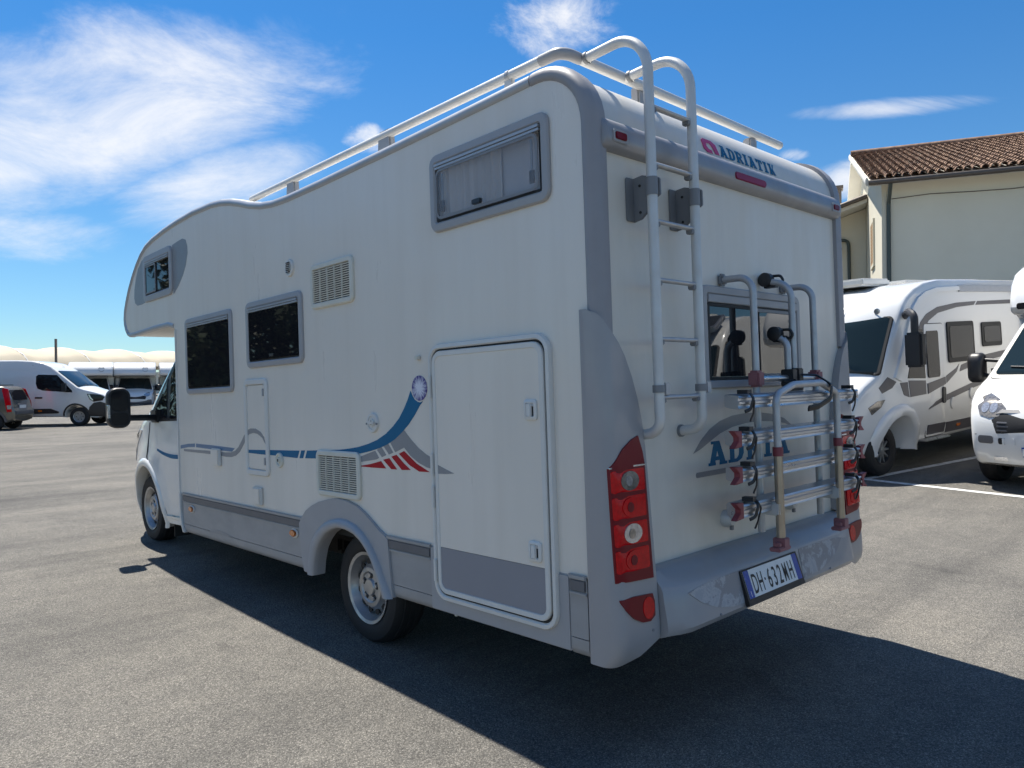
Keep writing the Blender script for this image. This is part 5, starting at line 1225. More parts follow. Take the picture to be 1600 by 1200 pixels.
# door, glazing, windows
plate('driver_glass', [[(-0.20, 1.33), (-0.36, 1.62), (-0.54, 1.88), (-0.72, 2.02), (-0.86, 2.03), (-0.86, 1.30)]], sA, -0.01, 0.006, 'glass_dark', AB, spacing=0.1)
DA = plate('cab_door', [rrect(-1.61, -0.90, 0.43, 2.09, 0.06)], sA, -0.02, 0.010, 'car_white', AB, spacing=0.15)
plate('door_gap', [rrect(-1.622, -0.888, 0.418, 2.102, 0.07)], sA, -0.02, 0.004, 'black_rubber', AB, spacing=0.15)
plate('door_window', [rrect(-1.42, -0.95, 1.30, 1.99, 0.05)], sA, 0.0, 0.016, 'glass_dark', DA, spacing=0.15)
plate('door_handle', [rrect(-1.56, -1.46, 0.90, 1.14, 0.04)], sA, 0.0, 0.03, 'black_plastic', DA)
plate('door_charcoal_panel', [rrect(-1.58, -0.93, 0.46, 0.61, 0.02)], sA, 0.0, 0.014, 'decal_charcoal', DA, spacing=0.15)
for y0, y1, z0, z1 in ((-2.56, -1.72, 1.49, 2.11), (-3.52, -2.84, 1.69, 2.08)):
    w = plate('window', [rrect(y0, y1, z0, z1, 0.05)], sA, -0.01, 0.022, 'black_rubber', AB, spacing=0.2)
    plate('pane', [rrect(y0 + 0.06, y1 - 0.06, z0 + 0.07, z1 - 0.07, 0.04)], sA, 0.0, 0.028, 'glass_dark', w, spacing=0.2)
plate('skirt', [[(-1.64, 0.44), (-5.6, 0.46), (-5.6, 0.62), (-1.64, 0.60)]], sA, -0.01, 0.010, 'decal_charcoal', AB, spacing=0.2)
for P, dd in (([(-0.66, 1.96), (-0.80, 2.12), (-1.05, 2.24), (-1.5, 2.34), (-2.1, 2.40), (-2.74, 2.42), (-2.66, 2.36), (-2.1, 2.33), (-1.5, 2.25), (-1.12, 2.14), (-0.92, 2.00)], 0.005),
          ([(-2.80, 2.42), (-4.6, 2.45), (-4.6, 2.38), (-2.72, 2.36)], 0.005),
          ([(-0.92, 1.22), (-1.30, 1.26), (-1.60, 1.29), (-1.60, 1.18), (-1.30, 1.13), (-0.92, 1.07)], 0.0125),
          ([(-1.64, 1.30), (-1.96, 1.40), (-2.06, 1.46), (-1.96, 1.34), (-1.64, 1.19)], 0.005),
          ([(-2.12, 1.44), (-2.9, 1.56), (-4.6, 1.66), (-4.6, 1.58), (-2.9, 1.46), (-2.06, 1.34)], 0.005),
          ([(-0.94, 0.84), (-1.20, 0.94), (-1.60, 1.02), (-1.60, 0.94), (-1.20, 0.88)], 0.0125),
          ([(-1.64, 1.02), (-2.55, 1.16), (-4.6, 1.42), (-4.6, 1.32), (-2.55, 1.07), (-1.64, 0.93)], 0.005),
          ([(-0.22, 1.30), (-0.86, 1.27), (-0.86, 1.07), (-0.26, 1.06)], 0.005),
          ([(0.02, 1.28), (-0.18, 1.28), (-0.22, 1.06), (-0.06, 1.10)], 0.005)):
    plate('decal', [P], sA, -0.01, dd, 'decal_charcoal', AB, spacing=0.12, smooth=0)
# wing flare
V = []
for i in range(29):
    t_ = R(188 - i * (196 / 28))
    for rr_, d in ((0.62, 0.0), (0.60, 0.03), (0.53, 0.045), (0.46, 0.04), (0.445, 0.01), (0.445, -0.12)):
        V.append(sA(rr_ * math.cos(t_), 0.36 + rr_ * math.sin(t_), d))
F = [(i * 6 + j, i * 6 + j + 1, (i + 1) * 6 + j + 1, (i + 1) * 6 + j) for i in range(28) for j in range(5)]
mesh('wing_flare', V, F, 'car_white', AB, smooth=60)
for s in (-1, 1):
    wheel('wheel', (s * 1.0, 0.0, 0.36), 0.36, 0.22, AI, s, 'alloy')
    wheel('wheel', (s * 1.0, -3.9, 0.36), 0.36, 0.22, AI, s, 'alloy')
    # hanging bus mirror
    g = [tubeg(fillet([(s * 1.02, -0.62, 2.20), (s * 1.20, -0.42, 2.28), (s * 1.34, -0.30, 2.22), (s * 1.34, -0.30, 1.95)], 0.1, 6), 0.05, 10), boxg((s * 1.34, -0.30, 1.74), (0.24, 0.15, 0.48))]
    V, F = geo_join(g); mesh('wing_mirror', V, F, 'black_plastic', AI, bevel=0.03)
box('step', (-1.06, -1.25, 0.40), (0.18, 0.7, 0.03), 'alu', AI, bevel=0.008)
for y, z in ((-1.80, 0.88), (-2.40, 0.98)): plate('socket_flap', [ell(y, z, 0.07, 0.09, 18)], sA, 0.0, 0.02, 'car_white', AB, bevel=0.004)
plate('side_marker', [rrect(-2.06, -1.94, 0.51, 0.55, 0.01)], sA, 0.0, 0.02, 'lens_amber', AB)
box('roof_hatch', (0.1, -1.15, 2.79), (0.9, 0.8, 0.12), 'frame_white', AI, bevel=0.03)
box('roof_hatch', (0.0, -2.5, 2.81), (0.6, 0.7, 0.07), 'frame_white', AI, bevel=0.03)
box('roof_hatch', (-0.4, -3.6, 2.80), (0.5, 0.5, 0.06), 'edge_grey', AI, bevel=0.02)
sl = lambda a, b, d: (a, -0.50 + b, 2.56 - 0.45 * b + d)
plate('skylight', [rrect(0.20, 1.0, -0.30, 0.24, 0.06)], sl, 0.0, 0.10, 'alu', AI, bevel=0.02)
plate('skylight_glass', [rrect(0.26, 0.94, -0.24, 0.18, 0.05)], sl, 0.10, 0.106, 'glass_tint', AI)
lathe('marker_lamp', [(0, 0.045), (0.012, 0.04), (0.014, 0)], awp(-0.80, -0.14, 2.31), 'lens_clear', AI, 'y', 16)
V, F = textg('IA', 0.16, lambda a, b, d: awp(-0.38 + a, -0.14 - b * 0.70 + 0.01, 2.29 + b * 0.80), 0.0, 1.0); mesh('wordmark_letter', V, F, 'decal_grey', AB, smooth=0)

# ------------------------------------------------------------------ house
HD = math.atan2(-0.904, 0.426)
HO = empty('house', 'cream rendered house with terracotta tiled roof behind the white motorhomes', 'building', loc=(20.8, 6.66, 0), rz=HD)
HL, HW_, EZ, RZ_ = 17.0, 17.2, 7.36, 10.36
hy = HW_ / 2
plate('front_wall', [[(0, 0), (HL, 0), (HL, EZ - 0.02), (0, EZ - 0.02)]], lambda a, b, d: (a, -d, b), -0.3, 0.0, 'plaster', HO, smooth=0)
gw = plate('gable_wall', [[(0.3, 0), (HW_, 0), (HW_, EZ), (hy, RZ_ - 0.3), (0.3, EZ + 0.1)]], lambda a, b, d: (-d, a, b), -0.3, 0.0, 'plaster_pale', HO, smooth=0)
plate('gable_wall', [[(0.3, 0), (HW_, 0), (HW_, EZ), (hy, RZ_ - 0.3), (0.3, EZ + 0.1)]], lambda a, b, d: (HL + d, a, b), -0.3, 0.0, 'plaster_pale', HO, smooth=0)
box('corner_strip', (0.0, 0.0, 3.6), (0.12, 0.10, 7.2), 'plaster_pale', HO)
slope = (RZ_ - EZ) / hy
def roofz(y): return EZ + 0.05 + slope * y
x0_, x1_ = -0.45, HL + 0.4; y0_ = -0.65
V = [(x, y, z) for x in (x0_, x1_) for y, z in ((y0_, roofz(y0_)), (hy, roofz(hy)), (HW_ + 0.6, roofz(y0_)), (HW_ + 0.6, roofz(y0_) - 0.16), (hy, roofz(hy) - 0.2), (y0_, roofz(y0_) - 0.16))]
F = [(i, (i + 1) % 6, 6 + (i + 1) % 6, 6 + i) for i in range(6)] + [(0, 1, 4, 5), (1, 2, 3, 4), (6, 7, 10, 11), (7, 8, 9, 10)]
RO = mesh('roof', V, F, 'eave_white', HO, smooth=0)
# barrel tiles on the front slope: the nearest rows as single tiles, the rest joined
tw_, tl = 0.215, 0.31
ncol = int((x1_ - x0_) / tw_); nrow = int(math.hypot(hy - y0_, roofz(hy) - roofz(y0_)) / tl) + 1
ca, sa = 1 / math.hypot(1, slope), slope / math.hypot(1, slope)
def tileg(s0=0.0):
    V, F = [], []
    for j, (v, rr_, lift) in enumerate(((0.0, 0.092, 0.036), (tl + 0.05, 0.075, 0.008))):
        for i in range(7):
            a = PI * i / 6; u = -rr_ * math.cos(a); h = rr_ * 0.85 * math.sin(a) + lift
            V.append((u, v * ca - h * sa, v * sa + h * ca))
    F = [(i, i + 1, 8 + i, 7 + i) for i in range(6)]
    m0 = len(V)
    V += [(x * 0.86, y + 0.002, z - 0.016) for x, y, z in V[:7]]
    F += [(i, m0 + i, m0 + i + 1, i + 1) for i in range(6)]
    # pan between two barrels
    V2 = [(0.08, -0.01, 0.026), (0.108, -0.012, 0.010), (0.135, -0.01, 0.026), (0.08, (tl + 0.05) * ca, (tl + 0.05) * sa), (0.108, (tl + 0.05) * ca, (tl + 0.05) * sa - 0.015), (0.135, (tl + 0.05) * ca, (tl + 0.05) * sa)]
    n_ = len(V); V += V2; F += [(n_, n_ + 1, n_ + 4, n_ + 3), (n_ + 1, n_ + 2, n_ + 5, n_ + 4)]
    return V, F
pos = []
for r in range(nrow):
    for c in range(ncol):
        v = r * tl; pos.append((x0_ + (c + 0.5) * tw_, y0_ - 0.06 + v * ca, roofz(y0_ - 0.06) + 0.06 + v * sa, r, c))
vis = sorted(pos, key=lambda p: (p[3] * 1.0 + (0 if p[0] < 8.2 else 100)))
single = set((p[3], p[4]) for p in vis[:300])
tv, tf = tileg(); base = mesh('tile', tv, tf, 'terracotta', RO, smooth=60); first = True; rest = []
for (x, y, z, r, c) in pos:
    jx, jz = random.uniform(-0.012, 0.012), random.uniform(-0.006, 0.010)
    if (r, c) in single:
        if first: o_ = base; first = False
        else: o_ = base.copy(); COL.objects.link(o_)
        o_.location = (x + jx, y + jx * 0.6, z + jz); o_.rotation_euler = (0, 0, random.uniform(-0.03, 0.03))
    else:
        rest.append(([(a + x + jx, b + y, q + z + jz) for a, b, q in tv], tf))
V, F = geo_join(rest); mesh('roof_tiles', V, F, 'terracotta', RO, smooth=60, recalc=False, kind='stuff')
tube('ridge_cap', [(x0_, hy, roofz(hy) + 0.10), (x1_, hy, roofz(hy) + 0.10)], 0.15, 'terracotta', RO, 10)
tube('gutter', [(x0_, y0_ - 0.10, roofz(y0_) - 0.08), (x1_, y0_ - 0.10, roofz(y0_) - 0.08)], 0.075, 'gutter', HO, 10)
tube('verge_board', [(x0_ - 0.04, y0_, roofz(y0_) - 0.02), (x0_ - 0.04, hy, roofz(hy) - 0.02)], 0.13, 'eave_white', HO, 6, flat=(1.0, 0.35))
tube('downpipe', fillet([(0.12, y0_ - 0.08, roofz(y0_) - 0.12), (0.12, -0.09, EZ - 0.75), (0.12, -0.09, 0.1)], 0.15, 6), 0.055, 'pipe_green', HO, 10)
tube('cable', [(0.2, -0.03, EZ - 0.62)] + [(0.2 + i, -0.03, EZ - 0.60 + 0.03 * math.sin(i * 1.7)) for i in range(1, 16)], 0.012, 'gutter', HO, 5)
for y0, y1, z0, z1 in ((3.3, 4.3, 5.35, 6.75),):
    w = sweep('window', [(y0, z0), (y1, z0), (y1, z1), (y0, z1)], [(0.10, 0.0), (0.10, 0.06), (0.0, 0.06), (0.0, 0.0)], lambda a, b, d: (-d, a, b), 'plaster_pale', HO, smooth=0)
    plate('shutter', [[(y0, z0), (y1, z0), (y1, z1), (y0, z1)]], lambda a, b, d: (-d, a, b), 0.0, 0.03, 'shutter', w, smooth=0)
    for k_ in range(12):
        z = z0 + (z1 - z0) * (k_ + 0.5) / 12
        box('louvre', (-0.04, (y0 + y1) / 2, z), (0.025, y1 - y0 - 0.1, 0.05), 'shutter', w)
box('ridge_vent', (9.6, hy, RZ_ + 0.35), (0.9, 0.7, 0.5), 'gutter', HO, bevel=0.03)
# lower neighbour seen past the gable
NB = empty('house', 'lower pale house wing with broad white eaves left of the tiled house', 'building', loc=(20.8 + 0.904 * 7.2, 6.66 + 0.426 * 7.2, 0), rz=HD)
plate('wall', [[(-7, 0), (-0.01, 0), (-0.01, 8.0), (-7, 5.7)]], lambda a, b, d: (a, -d, b), -0.3, 0.0, 'plaster_pale', NB, smooth=0)
V, F = [], []
for y in (-1.1, 8.2):
    V += [(-7.2, y, 5.65), (-0.02, y, 8.02), (-0.02, y, 8.30), (-7.2, y, 5.93)]
F = [(0, 1, 2, 3), (4, 5, 6, 7), (0, 1, 5, 4), (1, 2, 6, 5), (2, 3, 7, 6), (3, 0, 4, 7)]
mesh('roof', V, F, 'eave_white', NB, smooth=0)
tube('gutter', [(-7.2, -1.2, 5.86), (-0.05, -1.2, 8.22)], 0.09, 'gutter', NB, 8)
tube('downpipe', fillet([(-1.6, -0.12, 6.75), (-0.62, -0.12, 6.85), (-0.55, -0.12, 0.1)], 0.2, 5), 0.06, 'pipe_green', NB, 8)
ch = box('chimney', (-1.05, 1.0, 8.2), (0.45, 0.45, 1.7), 'brown_steel', NB, bevel=0.02)
box('chimney_cap', (-1.05, 1.0, 9.10), (0.58, 0.58, 0.12), 'brown_steel', ch)
box('security_camera', (-0.95, -0.25, 6.45), (0.16, 0.32, 0.16), 'black_plastic', NB, bevel=0.02)

# ------------------------------------------------------------------ far left: car, van, motorhomes, shade canopies
def dirpt(px, depth):   # ground point in a given viewing direction (fraction of the picture width) and depth
    d = cf + cr * ((px - 800) / 1170.0); p = Vector((-2.265, -1.907, 1.515)) + d * depth; return p
vp = dirpt(141, 29.2)
VN = empty('van', 'white high-roof panel van with dark front bumper, parked on the far left', 'van', loc=(vp.x, vp.y, 0), rz=math.atan2(0.60, 0.80) - PI / 2 - 2 * math.atan2(0.60, 0.80))
vtab = [(0.30, 0.96), (0.5, 1.01), (1.0, 1.035), (1.35, 1.02), (1.9, 0.97), (2.5, 0.84)]
def vhw(y, z):
    w = interp(vtab, z)
    if y > -0.3: w -= 0.17 * (y + 0.3) ** 2
    return w
def vwp(x, y, z):
    k_ = 0.13 * max(0.0, min(1.0, (y + 1.2) / 1.4)); return (x, y - k_ * x * x, z)
vpf = [(-5.1, 0.42)] + [(-4.2, 0.38)] + arch(-3.68, 0.36, 0.42, 184, -4, 12) + [(-3.1, 0.36), (-0.6, 0.34)] + arch(0, 0.36, 0.43, 186, -6, 14) + [(0.62, 0.28), (0.88, 0.32), (0.98, 0.5), (1.0, 0.82), (0.97, 1.02), (0.88, 1.16), (0.60, 1.27), (0.25, 1.38), (0.05, 1.45), (-0.20, 1.64), (-0.50, 1.87), (-0.78, 2.08), (-1.0, 2.24), (-1.3, 2.38), (-1.7, 2.46), (-2.2, 2.49), (-4.9, 2.49), (-5.08, 2.4), (-5.16, 1.8)]
VB = shell('body', vpf, vhw, 'car_white', VN, r=0.07, nx=12, spacing=0.2, warp=vwp)
wsV = lambda a, b, d: vwp(a * (1 - 0.06 * b), 0.06 - 0.86 * b + 0.4 * d, 1.452 + 0.645 * b + 0.012 + d)
plate('windscreen', [rrect(-0.90, 0.90, 0.02, 0.96, 0.05)], wsV, 0.0, 0.006, 'glass_screen', VB, spacing=0.16)
fV = cap_front([(0.30, 0.86), (0.5, 0.98), (0.82, 1.0), (1.02, 0.97), (1.16, 0.88)], vwp)
plate('bumper', [rrect(-0.78, 0.78, 0.30, 0.82, 0.06)], fV, -0.04, 0.02, 'black_plastic', VB, spacing=0.12)
plate('grille', [[(-0.74, 0.86), (0.74, 0.86), (0.70, 1.13), (-0.70, 1.13)]], fV, -0.02, 0.012, 'dark_grille', VB, spacing=0.1)
for s in (-1, 1):
    q = side_map(vhw, s, vwp)
    plate('bumper', [[(0.46, 0.36), (0.92, 0.32), (0.985, 0.5), (0.985, 0.82), (0.80, 0.90), (0.60, 0.86), (0.47, 0.70), (0.44, 0.55)]], q, -0.03, 0.012, 'black_plastic', VB, spacing=0.1)
    plate('headlight', [[(0.40, 1.20), (0.48, 1.00), (0.60, 0.90), (0.86, 0.94), (0.93, 1.08), (0.80, 1.16), (0.60, 1.19)]], q, -0.03, 0.010, 'glass_dark', VB, spacing=0.08)
    plate('daytime_lamp', [[(0.44, 1.17), (0.50, 1.02), (0.58, 0.94), (0.60, 0.97), (0.54, 1.05), (0.48, 1.18)]], q, 0.0, 0.016, 'lens_clear', VB)
    plate('arch_cover', [arch(0, 0.36, 0.49, 178, 2, 14) + arch(0, 0.36, 0.435, 2, 178, 14)], q, -0.01, 0.016, 'black_plastic', VB)
    D_ = plate('cab_door', [[(-1.62, 0.50), (-0.55, 0.48), (-0.50, 0.72), (-0.30, 0.90), (-0.12, 1.05), (-0.10, 1.36), (-0.72, 1.98), (-1.62, 2.02)]], q, -0.02, 0.006, 'car_white', VB, spacing=0.15)
    plate('door_window', [[(-1.50, 1.60), (-1.44, 1.42), (-1.25, 1.34), (-0.10, 1.26), (-0.12, 1.34), (-0.72, 1.92), (-1.42, 1.94), (-1.50, 1.88)]], q, 0.0, 0.012, 'glass_dark', D_, spacing=0.15)
    plate('door_handle', [rrect(-1.52, -1.26, 1.04, 1.10, 0.02)], q, 0.0, 0.025, 'black_plastic', D_)
    plate('side_moulding', [[(-3.0, 0.46), (-0.66, 0.48), (-0.62, 0.54), (-0.95, 0.66), (-3.0, 0.66)]], q, -0.01, 0.02, 'black_plastic', VB, spacing=0.2)
    plate('side_marker', [rrect(-1.42, -1.28, 0.55, 0.61, 0.02)], q, 0.0, 0.028, 'lens_amber', VB)
    plate('door_gap', [[(-1.66, 0.42), (-1.645, 0.42), (-1.645, 2.30), (-1.66, 2.30)]], q, -0.01, 0.004, 'black_rubber', VB, spacing=0.2)
    plate('roof_gutter', [[(-1.6, 2.16), (-5.0, 2.16), (-5.0, 2.20), (-1.6, 2.20)]], q, -0.01, 0.012, 'car_white', VB, spacing=0.2)
    V, F = geo_join([boxg((s * 1.20, -0.42, 1.46), (0.20, 0.13, 0.34)), boxg((s * 1.05, -0.36, 1.33), (0.16, 0.10, 0.10))]); mesh('wing_mirror', V, F, 'black_plastic', VN, bevel=0.03)
    wheel('wheel', (s * 0.97, 0, 0.345), 0.345, 0.22, VN, s, 'cap'); wheel('wheel', (s * 0.97, -3.68, 0.345), 0.345, 0.22, VN, s, 'cap')
V, F = textg('o', 0.26, lambda a, b, d: vwp(-0.08 + a, -0.95 - b * 0.55, 2.235 + b * 0.55), 0.0); mesh('roof_mark', V, F, 'decal_charcoal', VB, smooth=0)

pp = dirpt(6, 26.4)
PC = empty('car', 'beige compact hatchback seen from its rear corner at the left edge', 'car', loc=(pp.x, pp.y, 0), rz=R(57))
ptab = [(0.25, 0.74), (0.5, 0.79), (0.95, 0.79), (1.1, 0.76), (1.54, 0.62)]
phw = lambda y, z: interp(ptab, z) - (0.10 * max(0, -y - 0.1) ** 2) - (0.05 * max(0, y - 2.3) ** 2)
ppf = [(-0.60, 0.34), (-0.42, 0.27)] + list(reversed([])) + arch(0, 0.29, 0.34, 186, -6, 12) + [(0.5, 0.22), (1.9, 0.22)] + arch(2.3, 0.29, 0.34, 186, -6, 12) + [(2.85, 0.24), (3.0, 0.40), (3.02, 0.62), (2.92, 0.80), (2.5, 0.93), (2.25, 0.98), (1.75, 1.38), (1.45, 1.50), (0.8, 1.54), (0.1, 1.54), (-0.26, 1.50), (-0.36, 1.42), (-0.48, 1.15), (-0.54, 1.00), (-0.57, 0.80), (-0.64, 0.70), (-0.66, 0.52)]
PB = shell('body', ppf, phw, 'beige_metal', PC, r=0.06, nx=8, spacing=0.15)
prm = lambda a, b, d: (a, -0.36 - 0.12 * (1 - b) - d, 1.00 + 0.42 * b)
plate('rear_window', [rrect(-0.52, 0.52, 0.08, 0.92, 0.08)], lambda a, b, d: (a, interp([(1.0, -0.54), (1.15, -0.48), (1.42, -0.36)], 1.0 + 0.42 * b) - d, 1.0 + 0.42 * b), -0.01, 0.014, 'glass_dark', PB, spacing=0.1)
plate('plate_recess', [rrect(-0.28, 0.28, 0.72, 0.90, 0.03)], lambda a, b, d: (a, -0.585 - d, b), -0.03, 0.016, 'charcoal', PB)
plate('number_plate', [rrect(-0.24, 0.24, 0.75, 0.86, 0.01)], lambda a, b, d: (a, -0.60 - d, b), 0.0, 0.006, 'plate_white', PB)
box('rear_bumper', (0, -0.645, 0.60), (1.36, 0.07, 0.13), 'charcoal', PB, bevel=0.02)
for x in (-0.36, 0, 0.36): box('roof_bar', (x, 0.7, 1.56), (0.03, 1.7, 0.03), 'charcoal', PB, bevel=0.008)
for s in (-1, 1):
    q = side_map(phw, s)
    T_ = plate('tail_lamp', [[(-0.44, 0.62), (-0.58, 0.64), (-0.55, 0.95), (-0.42, 1.42), (-0.26, 1.46), (-0.24, 1.38), (-0.36, 1.02), (-0.40, 0.80)]], q, -0.02, 0.014, 'lens_red', PB, spacing=0.08)
    plate('reverse_lamp', [[(-0.45, 0.72), (-0.57, 0.73), (-0.56, 0.86), (-0.43, 0.86)]], q, 0.0, 0.018, 'lens_clear', T_)
    plate('side_glass', [[(-0.20, 1.06), (-0.10, 1.42), (0.62, 1.46), (0.62, 1.02)]], q, -0.01, 0.006, 'glass_tint', PB, spacing=0.12)
    plate('side_glass', [[(0.70, 1.02), (0.70, 1.46), (1.40, 1.42), (1.95, 1.02)]], q, -0.01, 0.006, 'glass_tint', PB, spacing=0.12)
    plate('arch_cover', [arch(0, 0.29, 0.42, 180, 0, 14) + arch(0, 0.29, 0.345, 0, 180, 14)], q, -0.01, 0.016, 'charcoal', PB)
    wheel('wheel', (s * 0.74, 0, 0.29), 0.29, 0.18, PC, s, 'alloy', rr=0.16); wheel('wheel', (s * 0.74, 2.3, 0.29), 0.29, 0.18, PC, s, 'alloy', rr=0.16)

# parked over-cab motorhomes facing the camera
def alcove(label, loc, rz):
    t = empty('motorhome', label, 'motorhome', loc=loc, rz=rz, group='parked over-cab motorhomes by the canopies')
    ducato_cab(t, False, True)
    bh = lambda y, z: 1.13 - (0.05 * max(0, y + 0.2) ** 2)
    b = shell('body', [(-1.28, 0.45), (-1.28, 1.98), (-0.6, 2.04), (0.10, 2.06), (0.30, 2.10), (0.36, 2.20), (0.30, 2.42), (0.12, 2.62), (-0.2, 2.78), (-0.7, 2.88), (-1.4, 2.90), (-5.2, 2.88), (-5.4, 2.7), (-5.4, 0.5), (-3.9, 0.45)], bh, 'car_white', t, r=0.10, spacing=0.3)
    for s in (-1, 1):
        q = side_map(bh, s)
        plate('decal', [[(-0.30, 2.62), (-0.05, 2.60), (0.12, 2.44), (-0.10, 2.30)]], q, -0.01, 0.004, 'decal_charcoal', b, smooth=0)
        w = plate('window', [rrect(-3.4, -2.5, 1.5, 2.0, 0.04)], q, -0.01, 0.02, 'glass_dark', b, spacing=0.2)
        wheel('wheel', (s * 1.0, -3.9, 0.335), 0.335, 0.215, t, s, 'cap')
    sweep('emblem', ell(0, 2.45, 0.15, 0.15, 24), [(0.0, 0.0), (0.0, 0.03), (-0.02, 0.03), (-0.02, 0.0)], lambda a, b_, d: (-0.55 + a, 0.25 - 0.5 * (b_ - 2.45) + d, b_), 'decal_grey', b)
    return t
a0 = alcove('white over-cab motorhome parked behind the van, partly hidden by its bonnet', (*dirpt(142, 43)[:2], 0), R(180 - 17))
copy_thing(a0, (*dirpt(211, 44.5)[:2], 0), R(180 - 17), 'white over-cab motorhome between its twin and the near motorhome\'s cab', 'parked over-cab motorhomes by the canopies')
copy_thing(a0, (*dirpt(281, 46)[:2], 0), R(180 - 17), 'white over-cab motorhome mostly hidden behind the near motorhome\'s cab', 'parked over-cab motorhomes by the canopies')

# tensioned shade canopies in a row
pa, pb_ = dirpt(-150, 45.5), dirpt(330, 64)
pa.z = pb_.z = 0; tdir = (pb_ - pa); Lc = tdir.length; tdir.normalize(); ndir = Vector((-tdir.y, tdir.x, 0))
if ndir.dot(cf) < 0: ndir = -ndir
NB_ = 5; bw = Lc / NB_
names = ['cream shade canopy at the left edge above the van roof', 'cream shade canopy above the van cab, left of the pole', 'cream shade canopy behind the pole', 'cream shade canopy over the middle of the parked motorhomes', 'cream shade canopy nearest the near motorhome\'s cab']
ang = math.atan2(tdir.y, tdir.x)
for i in range(NB_):
    org = pa + tdir * (bw * i)
    cn = empty('shade_canopy', names[i], 'canopy', loc=org, rz=ang, group='row of cream shade canopies')
    V, F = [], []; nu, nv = 28, 16; sgn = 1 if ndir.dot(Vector((-tdir.y, tdir.x, 0))) > 0 else -1
    for v in range(nv + 1):
        for u in range(nu + 1):
            a, b = u / nu, v / nv
            ridge = math.sin(PI * b) ** 0.6
            peak = 0.975 + 0.025 * math.cos(2 * PI * (a - 0.3 - 0.25 * b)) + 0.018 * math.sin(4 * PI * a + 7 * b)
            z = 2.86 + 0.24 * math.sin(PI * a) * (1 - b) + 1.36 * ridge * peak + 0.05 * math.sin(4 * PI * a + 5 * b) * ridge
            V.append((a * bw, sgn * (b * 7.0), z))
    F = [(v * (nu + 1) + u, v * (nu + 1) + u + 1, (v + 1) * (nu + 1) + u + 1, (v + 1) * (nu + 1) + u) for v in range(nv) for u in range(nu)]
    mesh('membrane', V, F, 'canvas', cn, smooth=60, recalc=False)
    tube('seam', [(bw * (0.5 + 0.30 * (0.5 - t / 12)), sgn * 7.0 * t / 12, 2.88 + 0.24 * math.sin(PI * (0.5 + 0.3 * (0.5 - t / 12))) * (1 - t / 12) + 1.36 * math.sin(PI * t / 12) ** 0.6) for t in range(0, 7)], 0.05, 'frame_white', cn, 6)
    tube('edge_cable', [(a * bw / 12, 0, 2.84 + 0.24 * math.sin(PI * a / 12)) for a in range(13)], 0.045, 'brown_steel', cn, 6)
    for x, y in ((0.05, 0.0), (0.05, sgn * 7.0), (0.05, sgn * 3.5)):
        tube('post', [(x, y, 0), (x, y, 2.75 if y != sgn * 3.5 else 3.6)], 0.07, 'brown_steel', cn, 8)
q = dirpt(88, 46.0)
pl_ = tube('pole', [(0, 0, 0), (0, 0, 4.4)], 0.075, 'brown_steel', None, 10, label='thin brown steel pole rising above the canopies', cat='pole'); pl_.location = (q.x, q.y, 0)
wa, wb = dirpt(-260, 60), dirpt(420, 84)
bw_ = empty('boundary_wall', 'low plain wall in the shade behind the canopies', 'wall', loc=(wa.x, wa.y, 0), rz=math.atan2(wb.y - wa.y, wb.x - wa.x))
Lw = math.hypot(wb.x - wa.x, wb.y - wa.y)
box('wall', (Lw / 2, 0, 1.35), (Lw, 0.25, 2.7), 'plaster', bw_); box('coping', (Lw / 2, 0, 2.76), (Lw, 0.36, 0.1), 'eave_white', bw_)

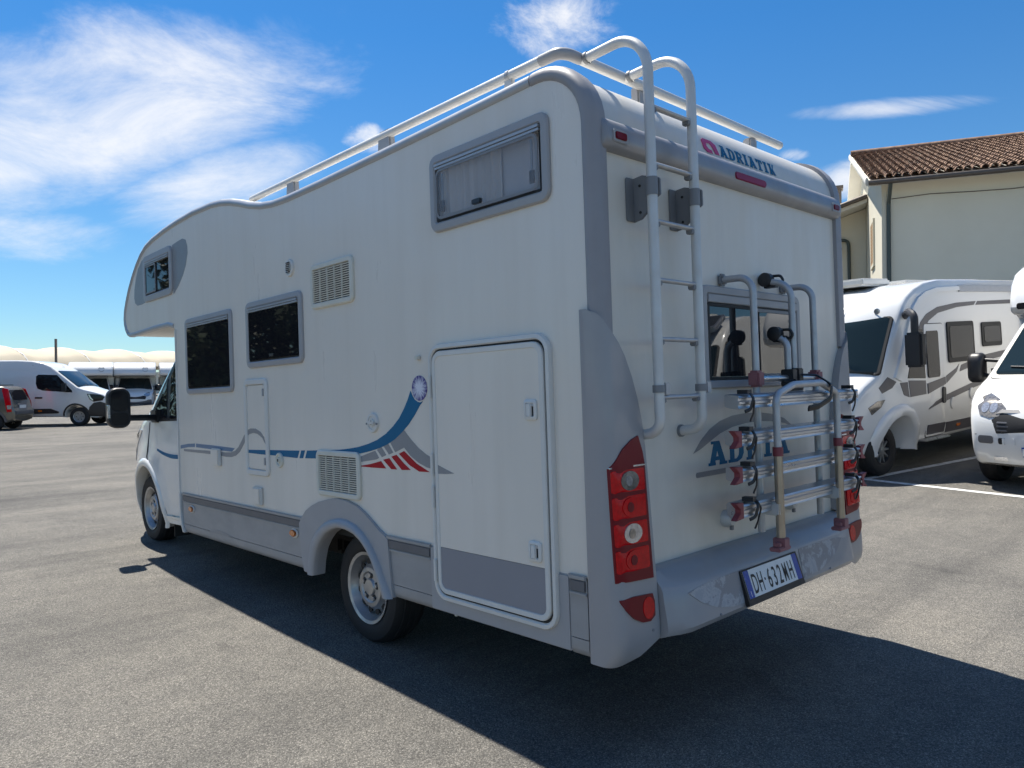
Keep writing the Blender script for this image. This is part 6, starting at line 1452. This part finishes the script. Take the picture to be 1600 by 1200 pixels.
# ------------------------------------------------------------------ out of the frame, seen only as reflections in the motorhome's windows
ci = copy_thing(AI, (9.3, -6.3, gz(9.3)), R(82), 'white integrated motorhome beyond the right edge, seen only mirrored in the rear window', None); ci.rotation_euler[0] = -R(3.4)
c2 = copy_thing(a0, (9.6, -3.1, gz(9.6)), R(82), 'white over-cab motorhome in the right-hand row, seen only mirrored in the rear window', 'motorhomes mirrored in the rear window')
c3 = copy_thing(a0, (9.3, -9.6, gz(9.3)), R(82), 'white over-cab motorhome at the end of the right-hand row, mirrored in the rear window', 'motorhomes mirrored in the rear window')
c2.rotation_euler[0] = c3.rotation_euler[0] = -R(3.4)
def tree(loc, h, rc, label, seed):
    rnd = random.Random(seed)
    t = empty('tree', label, 'tree', loc=loc)
    tube('trunk', [(0, 0, 0), (0.05, 0.03, h * 0.2), (0.0, -0.05, h * 0.45), (0.1, 0, h * 0.7)], [0.22, 0.18, 0.14, 0.06], 'bark', t, 10)
    for k_ in range(6):
        a = k_ * 1.05; tube('limb', [(0, 0, h * (0.25 + 0.05 * k_)), (rc * 0.4 * math.cos(a), rc * 0.4 * math.sin(a), h * (0.42 + 0.05 * k_)), (rc * 0.75 * math.cos(a), rc * 0.75 * math.sin(a), h * (0.5 + 0.06 * k_))], [0.09, 0.06, 0.02], 'bark', t, 7)
    V, F = [], []
    clumps = [Vector((rnd.gauss(0, rc * 0.42), rnd.gauss(0, rc * 0.42), max(0.5, h * (0.42 + rnd.gauss(0, 0.20))))) for _ in range(70)]
    for _ in range(12000):
        c = rnd.choice(clumps); d = Vector((rnd.gauss(0, 1), rnd.gauss(0, 1), rnd.gauss(0, 0.8))).normalized() * rnd.uniform(0.3, 1.0) * rc * 0.30
        p = c + d; u = Vector((rnd.gauss(0, 1), rnd.gauss(0, 1), rnd.gauss(0, 1))).normalized(); v = u.orthogonal().normalized(); s_ = rnd.uniform(0.10, 0.19)
        n_ = len(V); V += [tuple(p - u * s_), tuple(p + v * s_ * 0.5), tuple(p + u * s_), tuple(p - v * s_ * 0.5)]; F.append((n_, n_ + 1, n_ + 2, n_ + 3))
    mesh('crown', V, F, 'leaf', t, smooth=0, recalc=False)
tree((-7.0, 20.5, 0), 8.0, 3.0, 'leafy tree left of the picture, mirrored in the front side window', 1)
tree((-9.9, 18.0, 0), 6.5, 2.3, 'bushy tree left of the picture, mirrored in the middle side window', 2)
tree((-13.5, 23.0, 0), 8.0, 3.0, 'tall tree farther left of the picture, mirrored in the side windows', 3)
